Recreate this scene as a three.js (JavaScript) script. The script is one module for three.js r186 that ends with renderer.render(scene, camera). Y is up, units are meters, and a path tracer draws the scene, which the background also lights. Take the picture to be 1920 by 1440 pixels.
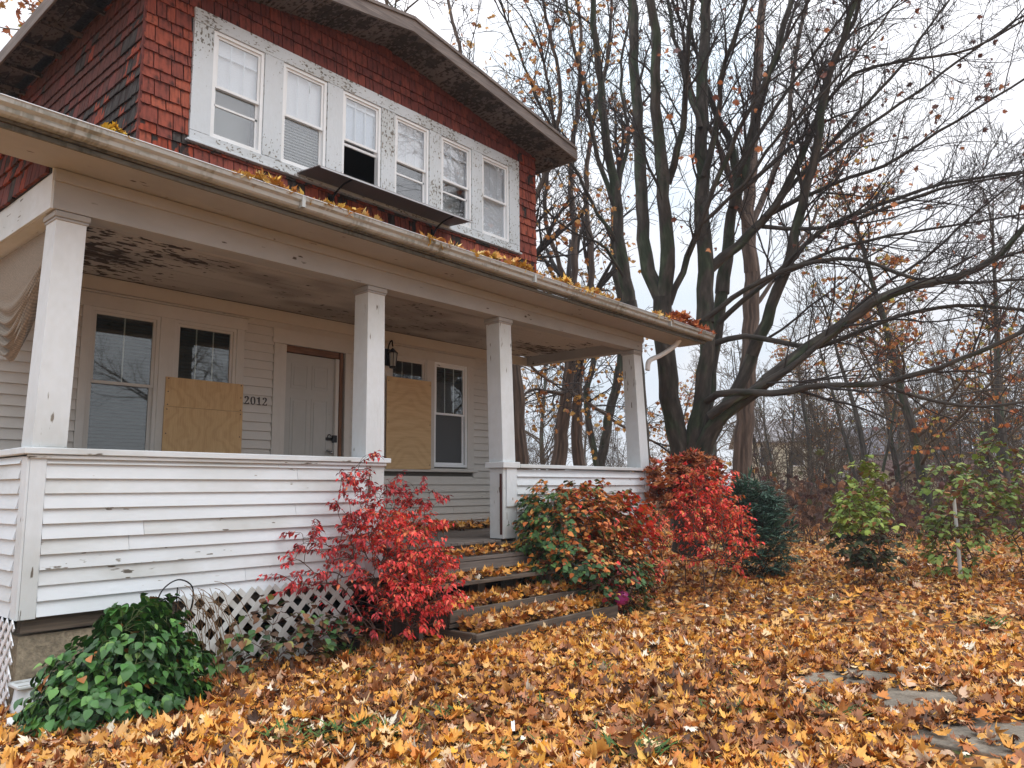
import * as THREE from 'three';
import { mergeGeometries } from 'three/addons/utils/BufferGeometryUtils.js';
import { RoundedBoxGeometry } from 'three/addons/geometries/RoundedBoxGeometry.js';
import { FontLoader } from 'three/addons/loaders/FontLoader.js';
import { TextGeometry } from 'three/addons/geometries/TextGeometry.js';

// ---------------------------------------------------------------- camera, sky, sun, exposure
const scene = new THREE.Scene();
const FPX = 1440.6;                                   // focal length in pixels of the 1920 x 1440 photograph
const camera = new THREE.PerspectiveCamera(2 * Math.atan(720 / FPX) * 180 / Math.PI, 4 / 3, 0.05, 600);
camera.position.set(-1.715, 1.382, 5.657);
camera.rotation.set(0.13694, -0.85409, -0.00886, 'YXZ');
camera.updateMatrixWorld(true);
scene.add(camera);

const V = (x, y, z) => new THREE.Vector3(x, y, z);
const at = (px, py, D) => V((px - 960) / FPX * D, -(py - 720) / FPX * D, -D).applyMatrix4(camera.matrixWorld);
function rng(s) { return () => { s |= 0; s = s + 0x6D2B79F5 | 0; let t = Math.imul(s ^ s >>> 15, 1 | s); t = t + Math.imul(t ^ t >>> 7, 61 | t) ^ t; return ((t ^ t >>> 14) >>> 0) / 4294967296; }; }
const lerp = (a, b, t) => a + (b - a) * t, clamp = (x, a = 0, b = 1) => Math.min(b, Math.max(a, x)), sm = (a, b, x) => { const t = clamp((x - a) / (b - a)); return t * t * (3 - 2 * t); };
const hsh = (x, y, s) => { let h = Math.imul(x, 374761393) ^ Math.imul(y, 668265263) ^ Math.imul(s + 7, 1274126177); h = Math.imul(h ^ (h >>> 13), 1274126177); return ((h ^ (h >>> 16)) >>> 0) / 4294967296; };
function vn(x, y, p, q, s) {
  const xi = Math.floor(x), yi = Math.floor(y); let fx = x - xi, fy = y - yi; fx = fx * fx * (3 - 2 * fx); fy = fy * fy * (3 - 2 * fy);
  const x0 = ((xi % p) + p) % p, x1 = (x0 + 1) % p, y0 = ((yi % q) + q) % q, y1 = (y0 + 1) % q;
  return lerp(lerp(hsh(x0, y0, s), hsh(x1, y0, s), fx), lerp(hsh(x0, y1, s), hsh(x1, y1, s), fx), fy);
}
function fbm(u, v, fx, fy, oct, s) { let a = .5, t = 0, n = 0; for (let o = 0; o < oct; o++) { t += a * vn(u * fx, v * fy, fx, fy, s + o); n += a; a *= .5; fx *= 2; fy *= 2; } return t / n; }

{ // overcast sky: brighter overhead (CIE overcast), soft broken cloud with faint blue-green gaps
  const W = 1024, Hh = 512, d = new Float32Array(W * Hh * 4);
  for (let j = 0; j < Hh; j++) for (let i = 0; i < W; i++) {
    const el = ((j + .5) / Hh - .5) * Math.PI, u = (i + .5) / W, v = (j + .5) / Hh, k = (j * W + i) * 4;
    if (el < 0) { d[k] = .34; d[k + 1] = .32; d[k + 2] = .30; d[k + 3] = 1; continue; }
    const n = fbm(u, v, 20, 13, 5, 3), g = sm(.42, .64, n), n2 = fbm(u, v, 8, 6, 3, 19), L = (.93 + 1.6 * Math.sin(el) ** 2) * (.86 + .28 * n2);
    d[k] = L * lerp(1.03, .86, g); d[k + 1] = L * lerp(1.04, .975, g); d[k + 2] = L * lerp(1.09, 1.09, g); d[k + 3] = 1;
  }
  const t = new THREE.DataTexture(d, W, Hh, THREE.RGBAFormat, THREE.FloatType);
  t.mapping = THREE.EquirectangularReflectionMapping; t.magFilter = t.minFilter = THREE.LinearFilter; t.wrapS = THREE.RepeatWrapping; t.needsUpdate = true;
  scene.background = t; scene.environment = t;
}
const sun = new THREE.DirectionalLight(0xfff8f0, 0.9);
sun.position.set(14, 30, 24); sun.target.position.set(4, 0, 0); scene.add(sun, sun.target);
sun.castShadow = true; sun.shadow.radius = 60; sun.shadow.mapSize.set(2048, 2048);
Object.assign(sun.shadow.camera, { left: -30, right: 30, top: 30, bottom: -30, near: 1, far: 120 });
scene.fog = new THREE.FogExp2(0xdfe3ec, 0.0012);
const renderer = new THREE.WebGLRenderer({ antialias: true });
renderer.setSize(1024, 768);
renderer.shadowMap.enabled = true;
renderer.toneMapping = THREE.LinearToneMapping;
renderer.toneMappingExposure = 1.0;

// ---------------------------------------------------------------- helpers: objects
const taken = {};
const numbered = n => { taken[n] = (taken[n] || 0) + 1; return taken[n] === 1 ? n : n + '_' + String(taken[n] - 1).padStart(3, '0'); };
function tag(o, label, category, group, kind) { if (label) o.userData.label = label; if (category) o.userData.category = category; if (group) o.userData.group = group; if (kind) o.userData.kind = kind; return o; }
function thing(name, label, category, pos = [0, 0, 0], group) { const o = new THREE.Group(); o.name = numbered(name); o.position.set(...pos); scene.add(o); return tag(o, label, category, group); }
function part(parent, name, geo, mat, label) { const m = new THREE.Mesh(geo, mat); m.name = name; m.castShadow = m.receiveShadow = true; parent.add(m); if (label) m.userData.label = label; return m; }
const local = (g, t) => g.translate(-t.position.x, -t.position.y, -t.position.z);

// ---------------------------------------------------------------- helpers: geometry
let boxCount = 0;
function triuv(g, grain) { // uv in metres, u along the grain
  if (g.index) g = g.toNonIndexed();
  const P = g.attributes.position, N = g.attributes.normal, uv = new Float32Array(P.count * 2), ou = hsh(++boxCount, 1, 5) * 7, ov = hsh(boxCount, 2, 5) * 7;
  for (let i = 0; i < P.count; i += 3) {
    let nx = 0, ny = 0, nz = 0; for (let k = 0; k < 3; k++) { nx += Math.abs(N.getX(i + k)); ny += Math.abs(N.getY(i + k)); nz += Math.abs(N.getZ(i + k)); }
    for (let k = 0; k < 3; k++) {
      const x = P.getX(i + k), y = P.getY(i + k), z = P.getZ(i + k); let a, b;
      if (nx >= ny && nx >= nz) { a = z; b = y; if (grain === 'y') [a, b] = [b, a]; } else if (ny >= nz) { a = x; b = z; if (grain === 'z') [a, b] = [b, a]; } else { a = x; b = y; if (grain === 'y') [a, b] = [b, a]; }
      uv[(i + k) * 2] = a + ou; uv[(i + k) * 2 + 1] = b + ov;
    }
  }
  g.setAttribute('uv', new THREE.BufferAttribute(uv, 2)); return g;
}
function bx(x0, x1, y0, y1, z0, z1, grain = 'x', r = 0) {
  const w = Math.abs(x1 - x0), h = Math.abs(y1 - y0), d = Math.abs(z1 - z0);
  const g = r ? new RoundedBoxGeometry(w, h, d, 1, Math.min(r, w * .45, h * .45, d * .45)) : new THREE.BoxGeometry(w, h, d);
  g.translate((x0 + x1) / 2, (y0 + y1) / 2, (z0 + z1) / 2); return triuv(g, grain);
}
const mrg = l => mergeGeometries(l.map(g => g.index ? g.toNonIndexed() : g));
const ring = (x0, x1, y0, y1, z0, z1, w) => mrg([bx(x0, x0 + w, y0, y1, z0, z1, 'y'), bx(x1 - w, x1, y0, y1, z0, z1, 'y'), bx(x0 + w, x1 - w, y0, y0 + w, z0, z1), bx(x0 + w, x1 - w, y1 - w, y1, z0, z1)]);
// lapped board along +x, facing +z: thick lower edge, thin top
function lap(len, expo, thick = .015) {
  const h = expo * 1.12, g = new THREE.BoxGeometry(len, h, .012).translate(len / 2, h / 2, 0), P = g.attributes.position;
  for (let i = 0; i < P.count; i++) { const low = P.getY(i) < h / 2; P.setZ(i, P.getZ(i) > 0 ? (low ? thick : .003) : -.004); }
  g.computeVertexNormals(); return triuv(g.toNonIndexed(), 'x');
}
function prism(pts, depth) { const s = new THREE.Shape(pts.map(p => new THREE.Vector2(p[0], p[1]))); return new THREE.ExtrudeGeometry(s, { depth, bevelEnabled: false }); }
class Tubes {
  constructor() { this.p = []; this.n = []; this.u = []; this.i = []; }
  tube(pts, rad, sides, cap) {
    const base = this.p.length / 3, n = pts.length; let T = V(0, 0, 0), U = null, len = 0; const W = V(0, 0, 0), q = V(0, 0, 0);
    for (let k = 0; k < n; k++) {
      T.subVectors(pts[Math.min(k + 1, n - 1)], pts[Math.max(k - 1, 0)]).normalize();
      if (!U) { U = Math.abs(T.y) < .9 ? V(0, 1, 0) : V(1, 0, 0); }
      U.addScaledVector(T, -U.dot(T)).normalize(); W.crossVectors(T, U);
      if (k) len += pts[k].distanceTo(pts[k - 1]);
      for (let s = 0; s <= sides; s++) {
        const a = s / sides * Math.PI * 2, c = Math.cos(a), d = Math.sin(a); q.copy(U).multiplyScalar(c).addScaledVector(W, d);
        this.n.push(q.x, q.y, q.z); this.p.push(pts[k].x + q.x * rad[k], pts[k].y + q.y * rad[k], pts[k].z + q.z * rad[k]); this.u.push(s / sides * Math.max(.1, rad[0] * 6), len);
      }
      if (k) for (let s = 0; s < sides; s++) { const a = base + (k - 1) * (sides + 1) + s, b = a + sides + 1; this.i.push(a, a + 1, b, a + 1, b + 1, b); }
    }
  }
  build() { const g = new THREE.BufferGeometry(); g.setAttribute('position', new THREE.Float32BufferAttribute(this.p, 3)); g.setAttribute('normal', new THREE.Float32BufferAttribute(this.n, 3)); g.setAttribute('uv', new THREE.Float32BufferAttribute(this.u, 2)); g.setIndex(this.i); return g; }
}
const pipe = (pts, r, sides = 8) => { const t = new Tubes(), c = new THREE.CatmullRomCurve3(pts).getPoints(pts.length * 6); t.tube(c, c.map(() => r), sides); return t.build(); };

// ---------------------------------------------------------------- helpers: textures and materials
function tex(w, h, fn, rw = 1, rh = 1, srgb = true) { // rw, rh: metres one tile covers
  const d = new Uint8Array(w * h * 4);
  for (let j = 0; j < h; j++) for (let i = 0; i < w; i++) { const c = fn(i / w, j / h), k = (j * w + i) * 4; d[k] = clamp(c[0], 0, 255); d[k + 1] = clamp(c[1], 0, 255); d[k + 2] = clamp(c[2], 0, 255); d[k + 3] = 255; }
  const t = new THREE.DataTexture(d, w, h); t.wrapS = t.wrapT = THREE.RepeatWrapping; t.magFilter = THREE.LinearFilter; t.minFilter = THREE.LinearMipmapLinearFilter; t.generateMipmaps = true; if (srgb) t.colorSpace = THREE.SRGBColorSpace; t.repeat.set(1 / rw, 1 / rh); t.needsUpdate = true; return t;
}
const mix3 = (a, b, t) => [lerp(a[0], b[0], t), lerp(a[1], b[1], t), lerp(a[2], b[2], t)];
const S = (r, g, b) => new THREE.Color().setRGB(r / 255, g / 255, b / 255, THREE.SRGBColorSpace);
function mat(o) { return new THREE.MeshStandardMaterial({ roughness: .8, ...o }); }
// old paint: base colour, dirt, and flakes that show grey-brown wood, drawn out along the grain
function paintTex(base, wood, peel, dirt, seed, fu = 5, fv = 22, n = 512, size = 1.1) {
  return tex(n, n, (u, v) => {
    const a = fbm(u, v, fu, fv, 4, seed), m = fbm(u, v, 3, 3, 3, seed + 20), g = fbm(u, v, 4, 90, 2, seed + 40), f = fbm(u, v, 40, 60, 2, seed + 60);
    let c = mix3(base, [base[0] * .72, base[1] * .70, base[2] * .64], dirt * sm(.35, .8, m) + dirt * .4 * (f - .5));
    const e = a + (m - .5) * .55 - (1 - peel), t = sm(0, .022, e), rim = sm(-.03, 0, e) * (1 - t);
    const w = mix3(wood, [wood[0] * .5, wood[1] * .48, wood[2] * .45], g);
    c = mix3(c, [base[0] * .8, base[1] * .79, base[2] * .76], rim); return mix3(c, w, t);
  }, size, size);
}
const woodTex = (a, b, seed, rw = 1.2, rh = .5) => tex(512, 256, (u, v) => { const g = fbm(u, v, 3, 60, 3, seed), k = fbm(u, v, 6, 8, 4, seed + 9), f = fbm(u, v, 12, 120, 2, seed + 4); return mix3(a, b, clamp(g * .7 + k * .5 + f * .3 - .3)); }, rw, rh);
const T = {
  siding: paintTex([221, 227, 232], [140, 132, 124], .12, .16, 11, 26, 130, 1024, 2.9), sidingold: paintTex([216, 221, 224], [134, 126, 116], .165, .3, 13, 22, 120, 1024, 2.3), porchwall: paintTex([203, 198, 191], [116, 106, 96], .12, .22, 17, 24, 120, 1024, 2.7), trim: paintTex([217, 223, 227], [140, 132, 122], .165, .3, 23, 14, 84, 1024, 2.1), frieze: paintTex([168, 167, 166], [112, 96, 84], .11, .26, 31, 26, 70, 1024, 3.1),
  upper: paintTex([208, 214, 219], [160, 155, 148], .285, .22, 47, 60, 120, 1024, 1.7), sash: paintTex([236, 238, 240], [150, 146, 140], .10, .12, 53),
  grime: tex(1024, 128, (u, v) => { const a = fbm(u, v, 160, 2, 2, 61), b = fbm(u, v, 10, 3, 4, 63), c = fbm(u, v, 22, 8, 4, 65), d = clamp(sm(.42, .72, a) * sm(.4, .7, b) * .55 + sm(.58, .75, c) * .35 + (b - .5) * .4) * .75; return mix3([182, 187, 187], mix3([104, 100, 90], [94, 96, 82], sm(.45, .6, c)), d); }, 3.1, .4),
  oldwood: woodTex([126, 112, 98], [58, 50, 44], 71), rake: woodTex([150, 140, 134], [84, 76, 74], 75), timber: woodTex([122, 108, 94], [58, 50, 44], 79), deck: woodTex([128, 118, 110], [76, 68, 64], 83), rawwood: woodTex([150, 110, 80], [74, 46, 32], 87),
  soffit: paintTex([112, 104, 102], [74, 66, 62], .47, .4, 91, 40, 26),
  concrete: tex(512, 512, (u, v) => { const a = fbm(u, v, 6, 6, 5, 101), b = fbm(u, v, 90, 90, 2, 103); const k = .55 + a * .5 + (b - .5) * .25; return [150 * k, 142 * k, 130 * k]; }, 1.5, 1.5),
  bark: tex(256, 512, (u, v) => { const a = fbm(u, v, 10, 6, 4, 111), b = fbm(u, v, 24, 14, 3, 113), m = sm(.45, .66, fbm(u, v, 3, 3, 3, 117)); const k = .46 + .75 * a * (0.6 + .6 * b); return mix3([96 * k, 89 * k, 82 * k], [78 * k, 88 * k, 70 * k], m); }, .8, 1.6),
  barkbrown: tex(256, 512, (u, v) => { const a = fbm(u, v, 14, 4, 4, 121), b = fbm(u, v, 30, 10, 3, 123); const k = .5 + .7 * a * (0.6 + .6 * b); return [122 * k, 106 * k, 96 * k]; }, .8, 1.6),
  shingle: tex(256, 256, (u, v) => { const g = fbm(u, v, 30, 3, 3, 131), b = fbm(u, v, 5, 5, 3, 133); const k = .56 + .42 * g + .3 * b - .22 * sm(.56, .75, fbm(u, v, 9, 4, 3, 135)); return [255 * k, 255 * k, 255 * k]; }, 1, 1),
  shinglestain: tex(256, 256, (u, v) => { const g = fbm(u, v, 26, 3, 3, 141), b = fbm(u, v, 7, 3, 4, 143), s = sm(.4, .6, b); const k = .6 + .5 * g; return mix3([168 * k, 72 * k, 46 * k], [48 * k, 42 * k, 40 * k], s); }, 1, 1),
  shinglegrey: tex(256, 256, (u, v) => { const g = fbm(u, v, 26, 3, 4, 151), b = fbm(u, v, 5, 4, 3, 153); const k = .45 + .6 * g; return mix3([92 * k, 84 * k, 80 * k], [60 * k, 40 * k, 36 * k], sm(.4, .65, b)); }, 1, 1),
  roofing: tex(256, 256, (u, v) => { const k = .6 + .6 * fbm(u, v, 60, 60, 2, 161); return [92 * k, 86 * k, 82 * k]; }, 1, 1),
  plyA: tex(512, 512, (u, v) => { const w = fbm(u, v, 3, 2, 3, 171), r = Math.sin((u * 6 + w * 2.6) * 6.283) * .5 + .5, f = fbm(u, v, 90, 4, 3, 173), k = sm(.3, 1, r) * .2 + f * .55; return mix3([212, 178, 130], [178, 138, 92], k); }, .84, .4),
  plyB: tex(512, 512, (u, v) => { const w = fbm(u, v, 2, 3, 3, 181), r = Math.sin((v * 8 + w * 3.2) * 6.283) * .5 + .5, f = fbm(u, v, 4, 90, 3, 183), k = sm(.3, 1, r) * .2 + f * .55; return mix3([214, 182, 136], [180, 142, 98], k); }, .8, 1.2),
  cloth: tex(256, 256, (u, v) => { const k = .92 + .08 * Math.sin(u * 6.283 * 24) + .06 * Math.sin(v * 6.283 * 24) + (fbm(u, v, 60, 60, 2, 191) - .5) * .2; return [150 * k, 138 * k, 124 * k]; }, .35, .35),
  bump: tex(256, 256, (u, v) => { const k = 255 * fbm(u, v, 8, 40, 4, 201); return [k, k, k]; }, .8, .8, false),
  barkbump: tex(256, 256, (u, v) => { const k = 255 * fbm(u, v, 16, 8, 4, 211); return [k, k, k]; }, .7, .9, false),
  speck: tex(256, 256, (u, v) => { const k = 255 * fbm(u, v, 60, 60, 3, 221); return [k, k, k]; }, .5, .5, false),
};
{ // porch ceiling: one sheet, 8 m x 2.2 m, dark bare patches at the left and right ends where paint has come off
  T.ceil = tex(1024, 512, (u, v) => {
    const x = u * 8, a = fbm(u, v, 90, 60, 4, 231), m = fbm(u, v, 9, 5, 3, 233);
    const zone = .34 * sm(2.2, .6, x) + .2 * sm(5.4, 7.0, x), e = a + (m - .5) * .5 + zone - .80, t = sm(0, .02, e);
    return mix3(mix3([184, 178, 170], [146, 138, 130], sm(.4, .7, m)), mix3([40, 36, 34], [92, 74, 60], fbm(u, v, 30, 60, 2, 235)), t);
  }, 8, 2.2);
}
const M = {
  porchwall: mat({ map: T.porchwall, roughness: .7, bumpMap: T.bump, bumpScale: .001 }), sidingold: mat({ map: T.sidingold, roughness: .66, bumpMap: T.bump, bumpScale: .0014 }), fascia: mat({ map: T.grime, color: S(150, 146, 138), roughness: .8 }), siding: mat({ map: T.siding, roughness: .62, bumpMap: T.bump, bumpScale: .0012 }), trim: mat({ map: T.trim, roughness: .65, bumpMap: T.bump, bumpScale: .0015 }), frieze: mat({ map: T.frieze, roughness: .7, bumpMap: T.bump, bumpScale: .001 }),
  upper: mat({ map: T.upper, roughness: .75, bumpMap: T.bump, bumpScale: .002 }), sash: mat({ map: T.sash, roughness: .4 }), grime: mat({ map: T.grime, roughness: .45, metalness: .1 }),
  oldwood: mat({ map: T.oldwood, roughness: .9 }), rake: mat({ map: T.rake, roughness: .9, bumpMap: T.bump, bumpScale: .002 }), timber: mat({ map: T.timber, roughness: .95, bumpMap: T.bump, bumpScale: .003 }), deck: mat({ map: T.deck, roughness: .75, bumpMap: T.bump, bumpScale: .001 }), raw: mat({ map: T.rawwood, roughness: .9 }),
  soffit: mat({ map: T.soffit, roughness: .95 }), ceil: mat({ map: T.ceil, roughness: .8 }), footing: mat({ map: T.concrete, color: new THREE.Color(1.9, 1.75, 1.5), roughness: .95, bumpMap: T.speck, bumpScale: .004 }), concrete: mat({ map: T.concrete, color: new THREE.Color(1.12, 1.05, .98), roughness: .95, bumpMap: T.speck, bumpScale: .003 }),
  bark: mat({ map: T.bark, roughness: .95, bumpMap: T.barkbump, bumpScale: .012 }), barkbrown: mat({ map: T.barkbrown, roughness: .95, bumpMap: T.barkbump, bumpScale: .012 }), twig: mat({ color: S(58, 52, 50), roughness: .95 }), twigfar: mat({ color: S(92, 78, 62), roughness: 1 }), stem: mat({ color: S(88, 66, 56), roughness: .95 }),
  roofing: mat({ map: T.roofing, roughness: 1 }), plyA: mat({ map: T.plyA, roughness: .75 }), plyB: mat({ map: T.plyB, roughness: .75 }), cloth: mat({ map: T.cloth, roughness: 1, side: THREE.DoubleSide }),
  dark: mat({ color: S(38, 36, 35), roughness: .9 }), iron: mat({ color: S(34, 34, 36), roughness: .45, metalness: .5 }), awning: mat({ color: S(128, 120, 118), roughness: .5, metalness: .25 }), lip: mat({ color: S(196, 198, 202), roughness: .4, metalness: .3 }),
  inside: mat({ color: S(96, 92, 86), roughness: .95 }), shade: mat({ color: S(238, 238, 238), roughness: .9 }), blind: mat({ color: S(150, 152, 146), roughness: .6 }), blinddark: mat({ color: S(58, 64, 60), roughness: .6 }), screen: mat({ color: S(70, 72, 74), roughness: .55 }),
  door: mat({ map: T.porchwall, color: S(222, 226, 228), roughness: .5, bumpMap: T.bump, bumpScale: .0005 }), chrome: mat({ color: S(180, 180, 180), roughness: .25, metalness: 1 }), digit: mat({ color: S(44, 34, 30), roughness: .5 }),
  glasshigh: new THREE.MeshPhysicalMaterial({ color: S(246, 248, 250), transmission: 1, thickness: 0, roughness: .02, ior: 2.2 }), glass: new THREE.MeshPhysicalMaterial({ color: S(236, 242, 242), transmission: 1, thickness: 0, roughness: .02, ior: 1.75 }), frosted: new THREE.MeshPhysicalMaterial({ color: S(225, 225, 220), transmission: .6, roughness: .4, ior: 1.5 }),
  lattice: mat({ map: T.trim, roughness: .8, color: S(232, 226, 218) }), latticewhite: mat({ color: S(228, 230, 234), roughness: .6 }), plastic: mat({ color: S(24, 25, 28), roughness: .4 }), pink: mat({ color: S(196, 62, 150), roughness: .35 }), paper: mat({ color: S(232, 232, 230), roughness: .9, side: THREE.DoubleSide }),
  leaf: mat({ color: 0xffffff, roughness: .62, side: THREE.DoubleSide }), thin: new THREE.MeshPhysicalMaterial({ color: 0xffffff, roughness: .7, transmission: .2, thickness: 0, side: THREE.DoubleSide }), gloss: mat({ color: 0xffffff, roughness: .48, side: THREE.DoubleSide }), grass: mat({ color: 0xffffff, roughness: .7, side: THREE.DoubleSide }),
};

// ---------------------------------------------------------------- ground and walk
{
  const r = rng(5), cv = document.createElement('canvas'); cv.width = cv.height = 1024; const c = cv.getContext('2d');
  c.fillStyle = 'rgb(92,62,36)'; c.fillRect(0, 0, 1024, 1024);
  const pal = [[176, 112, 48], [150, 92, 42], [196, 138, 70], [122, 74, 38], [205, 160, 104], [98, 60, 34], [168, 120, 62], [72, 56, 32], [84, 88, 44], [190, 130, 44]];
  for (let k = 0; k < 9000; k++) { // litter too far off to tell leaf from leaf
    const x = r() * 1024, y = r() * 1024, s = 7 + r() * 11, a = r() * 7, p = pal[Math.floor(r() * pal.length)], w = .75 + r() * .45;
    for (const ox of [-1024, 0, 1024]) for (const oy of [-1024, 0, 1024]) { if (x + ox < -20 || x + ox > 1044 || y + oy < -20 || y + oy > 1044) continue; c.fillStyle = `rgb(${p[0] * w | 0},${p[1] * w | 0},${p[2] * w | 0})`; c.beginPath(); for (let q = 0; q < 7; q++) { const b = a + q / 7 * 6.283, rr = s * (.55 + .5 * hsh(k, q, 3)); c.lineTo(x + ox + Math.cos(b) * rr, y + oy + Math.sin(b) * rr * .8); } c.fill(); }
  }
  const t = new THREE.CanvasTexture(cv); t.colorSpace = THREE.SRGBColorSpace; t.wrapS = t.wrapT = THREE.RepeatWrapping; t.repeat.set(50, 50); t.anisotropy = 8;
  const g = new THREE.PlaneGeometry(300, 300, 150, 150).rotateX(-Math.PI / 2), P = g.attributes.position;
  for (let i = 0; i < P.count; i++) { const x = P.getX(i), z = P.getZ(i), far = sm(14, 40, Math.hypot(x - 2, z)); P.setY(i, .01 + far * 1.2 * (fbm((x + 150) / 300, (z + 150) / 300, 30, 30, 3, 9) - .45)); }
  g.computeVertexNormals(); const m = part(scene, 'ground', g, mat({ map: t, roughness: 1 })); tag(m, null, null, null, 'structure');
  const walk = new THREE.Group(); walk.name = 'path'; scene.add(walk); tag(walk, null, null, null, 'structure');
  for (let k = 0; k < 6; k++) { const z0 = 1.25 + k * 1.22; const s = part(walk, 'slab', bx(3.0, 4.5, -.1, .028 + hsh(k, 4, 4) * .006, z0, z0 + 1.2, 'x', .012), M.concrete); s.rotation.z = (hsh(k, 2, 2) - .5) * .004; }
}

// ---------------------------------------------------------------- house
const house = thing('house', 'two-storey house with red shingled upper wall over a peeling white porch and boarded windows', 'house');
const ZL = -2.0, ZU = -1.37, YF = .855, R0 = rng(77);
// lapped boards on a wall facing +z between x0 and x1, from y0 up, leaving the holes free
function laps(parent, x0, x1, y0, y1, z, expo, holes, m, face = 'z', seed = 1) {
  const r = rng(seed);
  for (let y = y0; y < y1 - .01; y += expo) {
    const h = Math.min(expo, y1 - y); let spans = [[x0, x1]];
    for (const [a, b, c, d] of holes) if (y + h > c + .004 && y < d - .004) spans = spans.flatMap(([s, e]) => (b <= s || a >= e) ? [[s, e]] : [[s, a], [b, e]].filter(q => q[1] - q[0] > .02));
    for (const [s, e] of spans) {
      const L = e - s; let cuts = [s, e]; if (L > 1.8 && r() < .55) cuts = [s, s + L * (.2 + .6 * r()), e];
      for (let k = 0; k + 1 < cuts.length; k++) {
        const g = lap(cuts[k + 1] - cuts[k] - .003, h, .026 + r() * .006); g.rotateZ((r() - .5) * .0016);
        if (face === 'z') g.translate(cuts[k], y, z); else if (face === '-x') { g.rotateY(-Math.PI / 2); g.translate(z, y, cuts[k]); } else { g.rotateY(Math.PI / 2); g.translate(z, y, cuts[k + 1]); }
        part(parent, 'clapboard', g, m === M.siding && r() < .4 ? M.sidingold : m);
      }
    }
  }
}
function holed(pts, holes, depth) { const s = new THREE.Shape(pts.map(p => new THREE.Vector2(p[0], p[1]))); for (const [a, b, c, d] of holes) s.holes.push(new THREE.Path([[a, c], [a, d], [b, d], [b, c]].map(p => new THREE.Vector2(...p)))); return new THREE.ExtrudeGeometry(s, { depth, bevelEnabled: false }); }
function win(o) {
  const { x0, x1, y0, y1, z, mid, label } = o, pane = o.pane || M.glass, fw = o.fw || .034, sm_ = o.m || M.sash;
  const W = part(house, 'window', ring(x0, x1, y0, y1, z - .07, z, fw), sm_, label);
  const a = x0 + fw, b = x1 - fw, c = y0 + fw, d = y1 - fw, sw = .028, zi = z - .016, zo = z - .04;
  const up = part(W, 'sash', ring(a, b, mid - .014, d, zi - .022, zi, sw), sm_);
  part(W, 'pane', bx(a + sw, b - sw, mid - .014 + sw, d - sw, zi - .014, zi - .010), pane);
  const n = o.muntins ?? 2; for (let k = 1; k <= n; k++) { const x = lerp(a + sw, b - sw, k / (n + 1)); part(W, 'muntin', bx(x - .006, x + .006, mid + .014, d - sw, zi - .022, zi - .016, 'y'), sm_); }
  const lift = o.open || 0;
  if (!o.noLower) {
    const ly0 = c + lift, ly1 = mid + .014 + lift; part(W, 'sash', ring(a, b, ly0, ly1, zo - .022, zo, sw), sm_);
    part(W, 'pane', bx(a + sw, b - sw, ly0 + sw, ly1 - sw, zo - .014, zo - .010), o.screen ? M.screen : pane);
  }
  for (const y of o.rails || []) part(W, 'storm_rail', bx(a + .004, b - .004, y - .011, y + .011, zi - .05, zi - .024), sm_);
  if (o.shade) part(W, 'roller_shade', bx(a, b, o.shade, d, z - .075, z - .071), M.shade);
  if (o.blind) for (let y = o.blind[0]; y < o.blind[1]; y += .034) { const g = new THREE.BoxGeometry(b - a, .003, .03).rotateX(.9).translate((a + b) / 2, y, z - .095); part(W, 'blind_slat', g, o.blindMat || M.blind); }
  if (o.curtain) part(W, 'curtain', bx(a, b, c, d, z - .2, z - .195), o.curtain);
  return W;
}

// --- lower storey: wall with openings, rooms behind, lapped boards
const LH = [[1.02, 1.68, 1.72, 3.14], [1.83, 2.51, 1.72, 3.14], [3.07, 3.95, YF, 3.06], [4.66, 5.30, 1.72, 3.14], [5.44, 6.08, 1.72, 3.14]];
{
  const w = part(house, 'lower_wall', holed([[-.02, .3], [7, .3], [7, 3.6], [-.02, 3.6]], LH, .06).translate(0, 0, ZL - .08), M.inside);
  laps(w, 0, 7, YF + .02, 3.4, ZL - .015, .098, [[.95, 2.6, 1.62, 3.22], [2.97, 4.03, 0, 3.22], [4.57, 6.21, 1.62, 3.22]], M.porchwall, 'z', 3);
  laps(w, -9.98, ZL - .02, .3, 4.3, -.022, .12, [], M.porchwall, '-x', 14); laps(w, -9.98, ZL - .02, .3, 4.3, 7.002, .12, [], M.porchwall, 'x', 15);
  part(house, 'room_shell', mrg([bx(-.02, .05, .1, 4.3, -10, ZL - .09), bx(6.93, 7, .1, 4.3, -10, ZL - .09), bx(-.02, 7, .1, 4.3, -10.08, -10), bx(.06, 6.92, YF - .1, YF - .03, -9.99, ZL - .09), bx(.06, 6.92, 3.62, 3.7, -9.99, ZL - .09), bx(.06, 6.92, YF, 3.6, -4.6, -4.55)]), M.inside);
}
for (const [x0, x1] of [[.95, 2.6], [4.57, 6.21]]) {
  const a = x0 === .95 ? [1.02, 1.68, 1.83, 2.51] : [4.66, 5.30, 5.44, 6.08], z0 = ZL - .02, z1 = ZL + .02;
  const boards = [[x0 - .03, x1 + .03, 3.14, 3.27], [x0, a[0], 1.68, 3.14, 1], [a[1], a[2], 1.68, 3.14, 1], [a[3], x1, 1.68, 3.14, 1]];
  for (const [p, q, c, d, v] of boards) part(house, 'window_casing', bx(p, q, c, d, z0, z1, v ? 'y' : 'x', .004), M.porchwall);
  part(house, 'drip_cap', bx(x0 - .05, x1 + .05, 3.273, 3.29, z0, z1 + .025, 'x', .004), M.porchwall);
  part(house, 'window_sill', bx(x0 - .04, x1 + .04, 1.63, 1.677, z0, z1 + .045, 'x', .006), M.porchwall);
}
const oldsash = M.porchwall;
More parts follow.
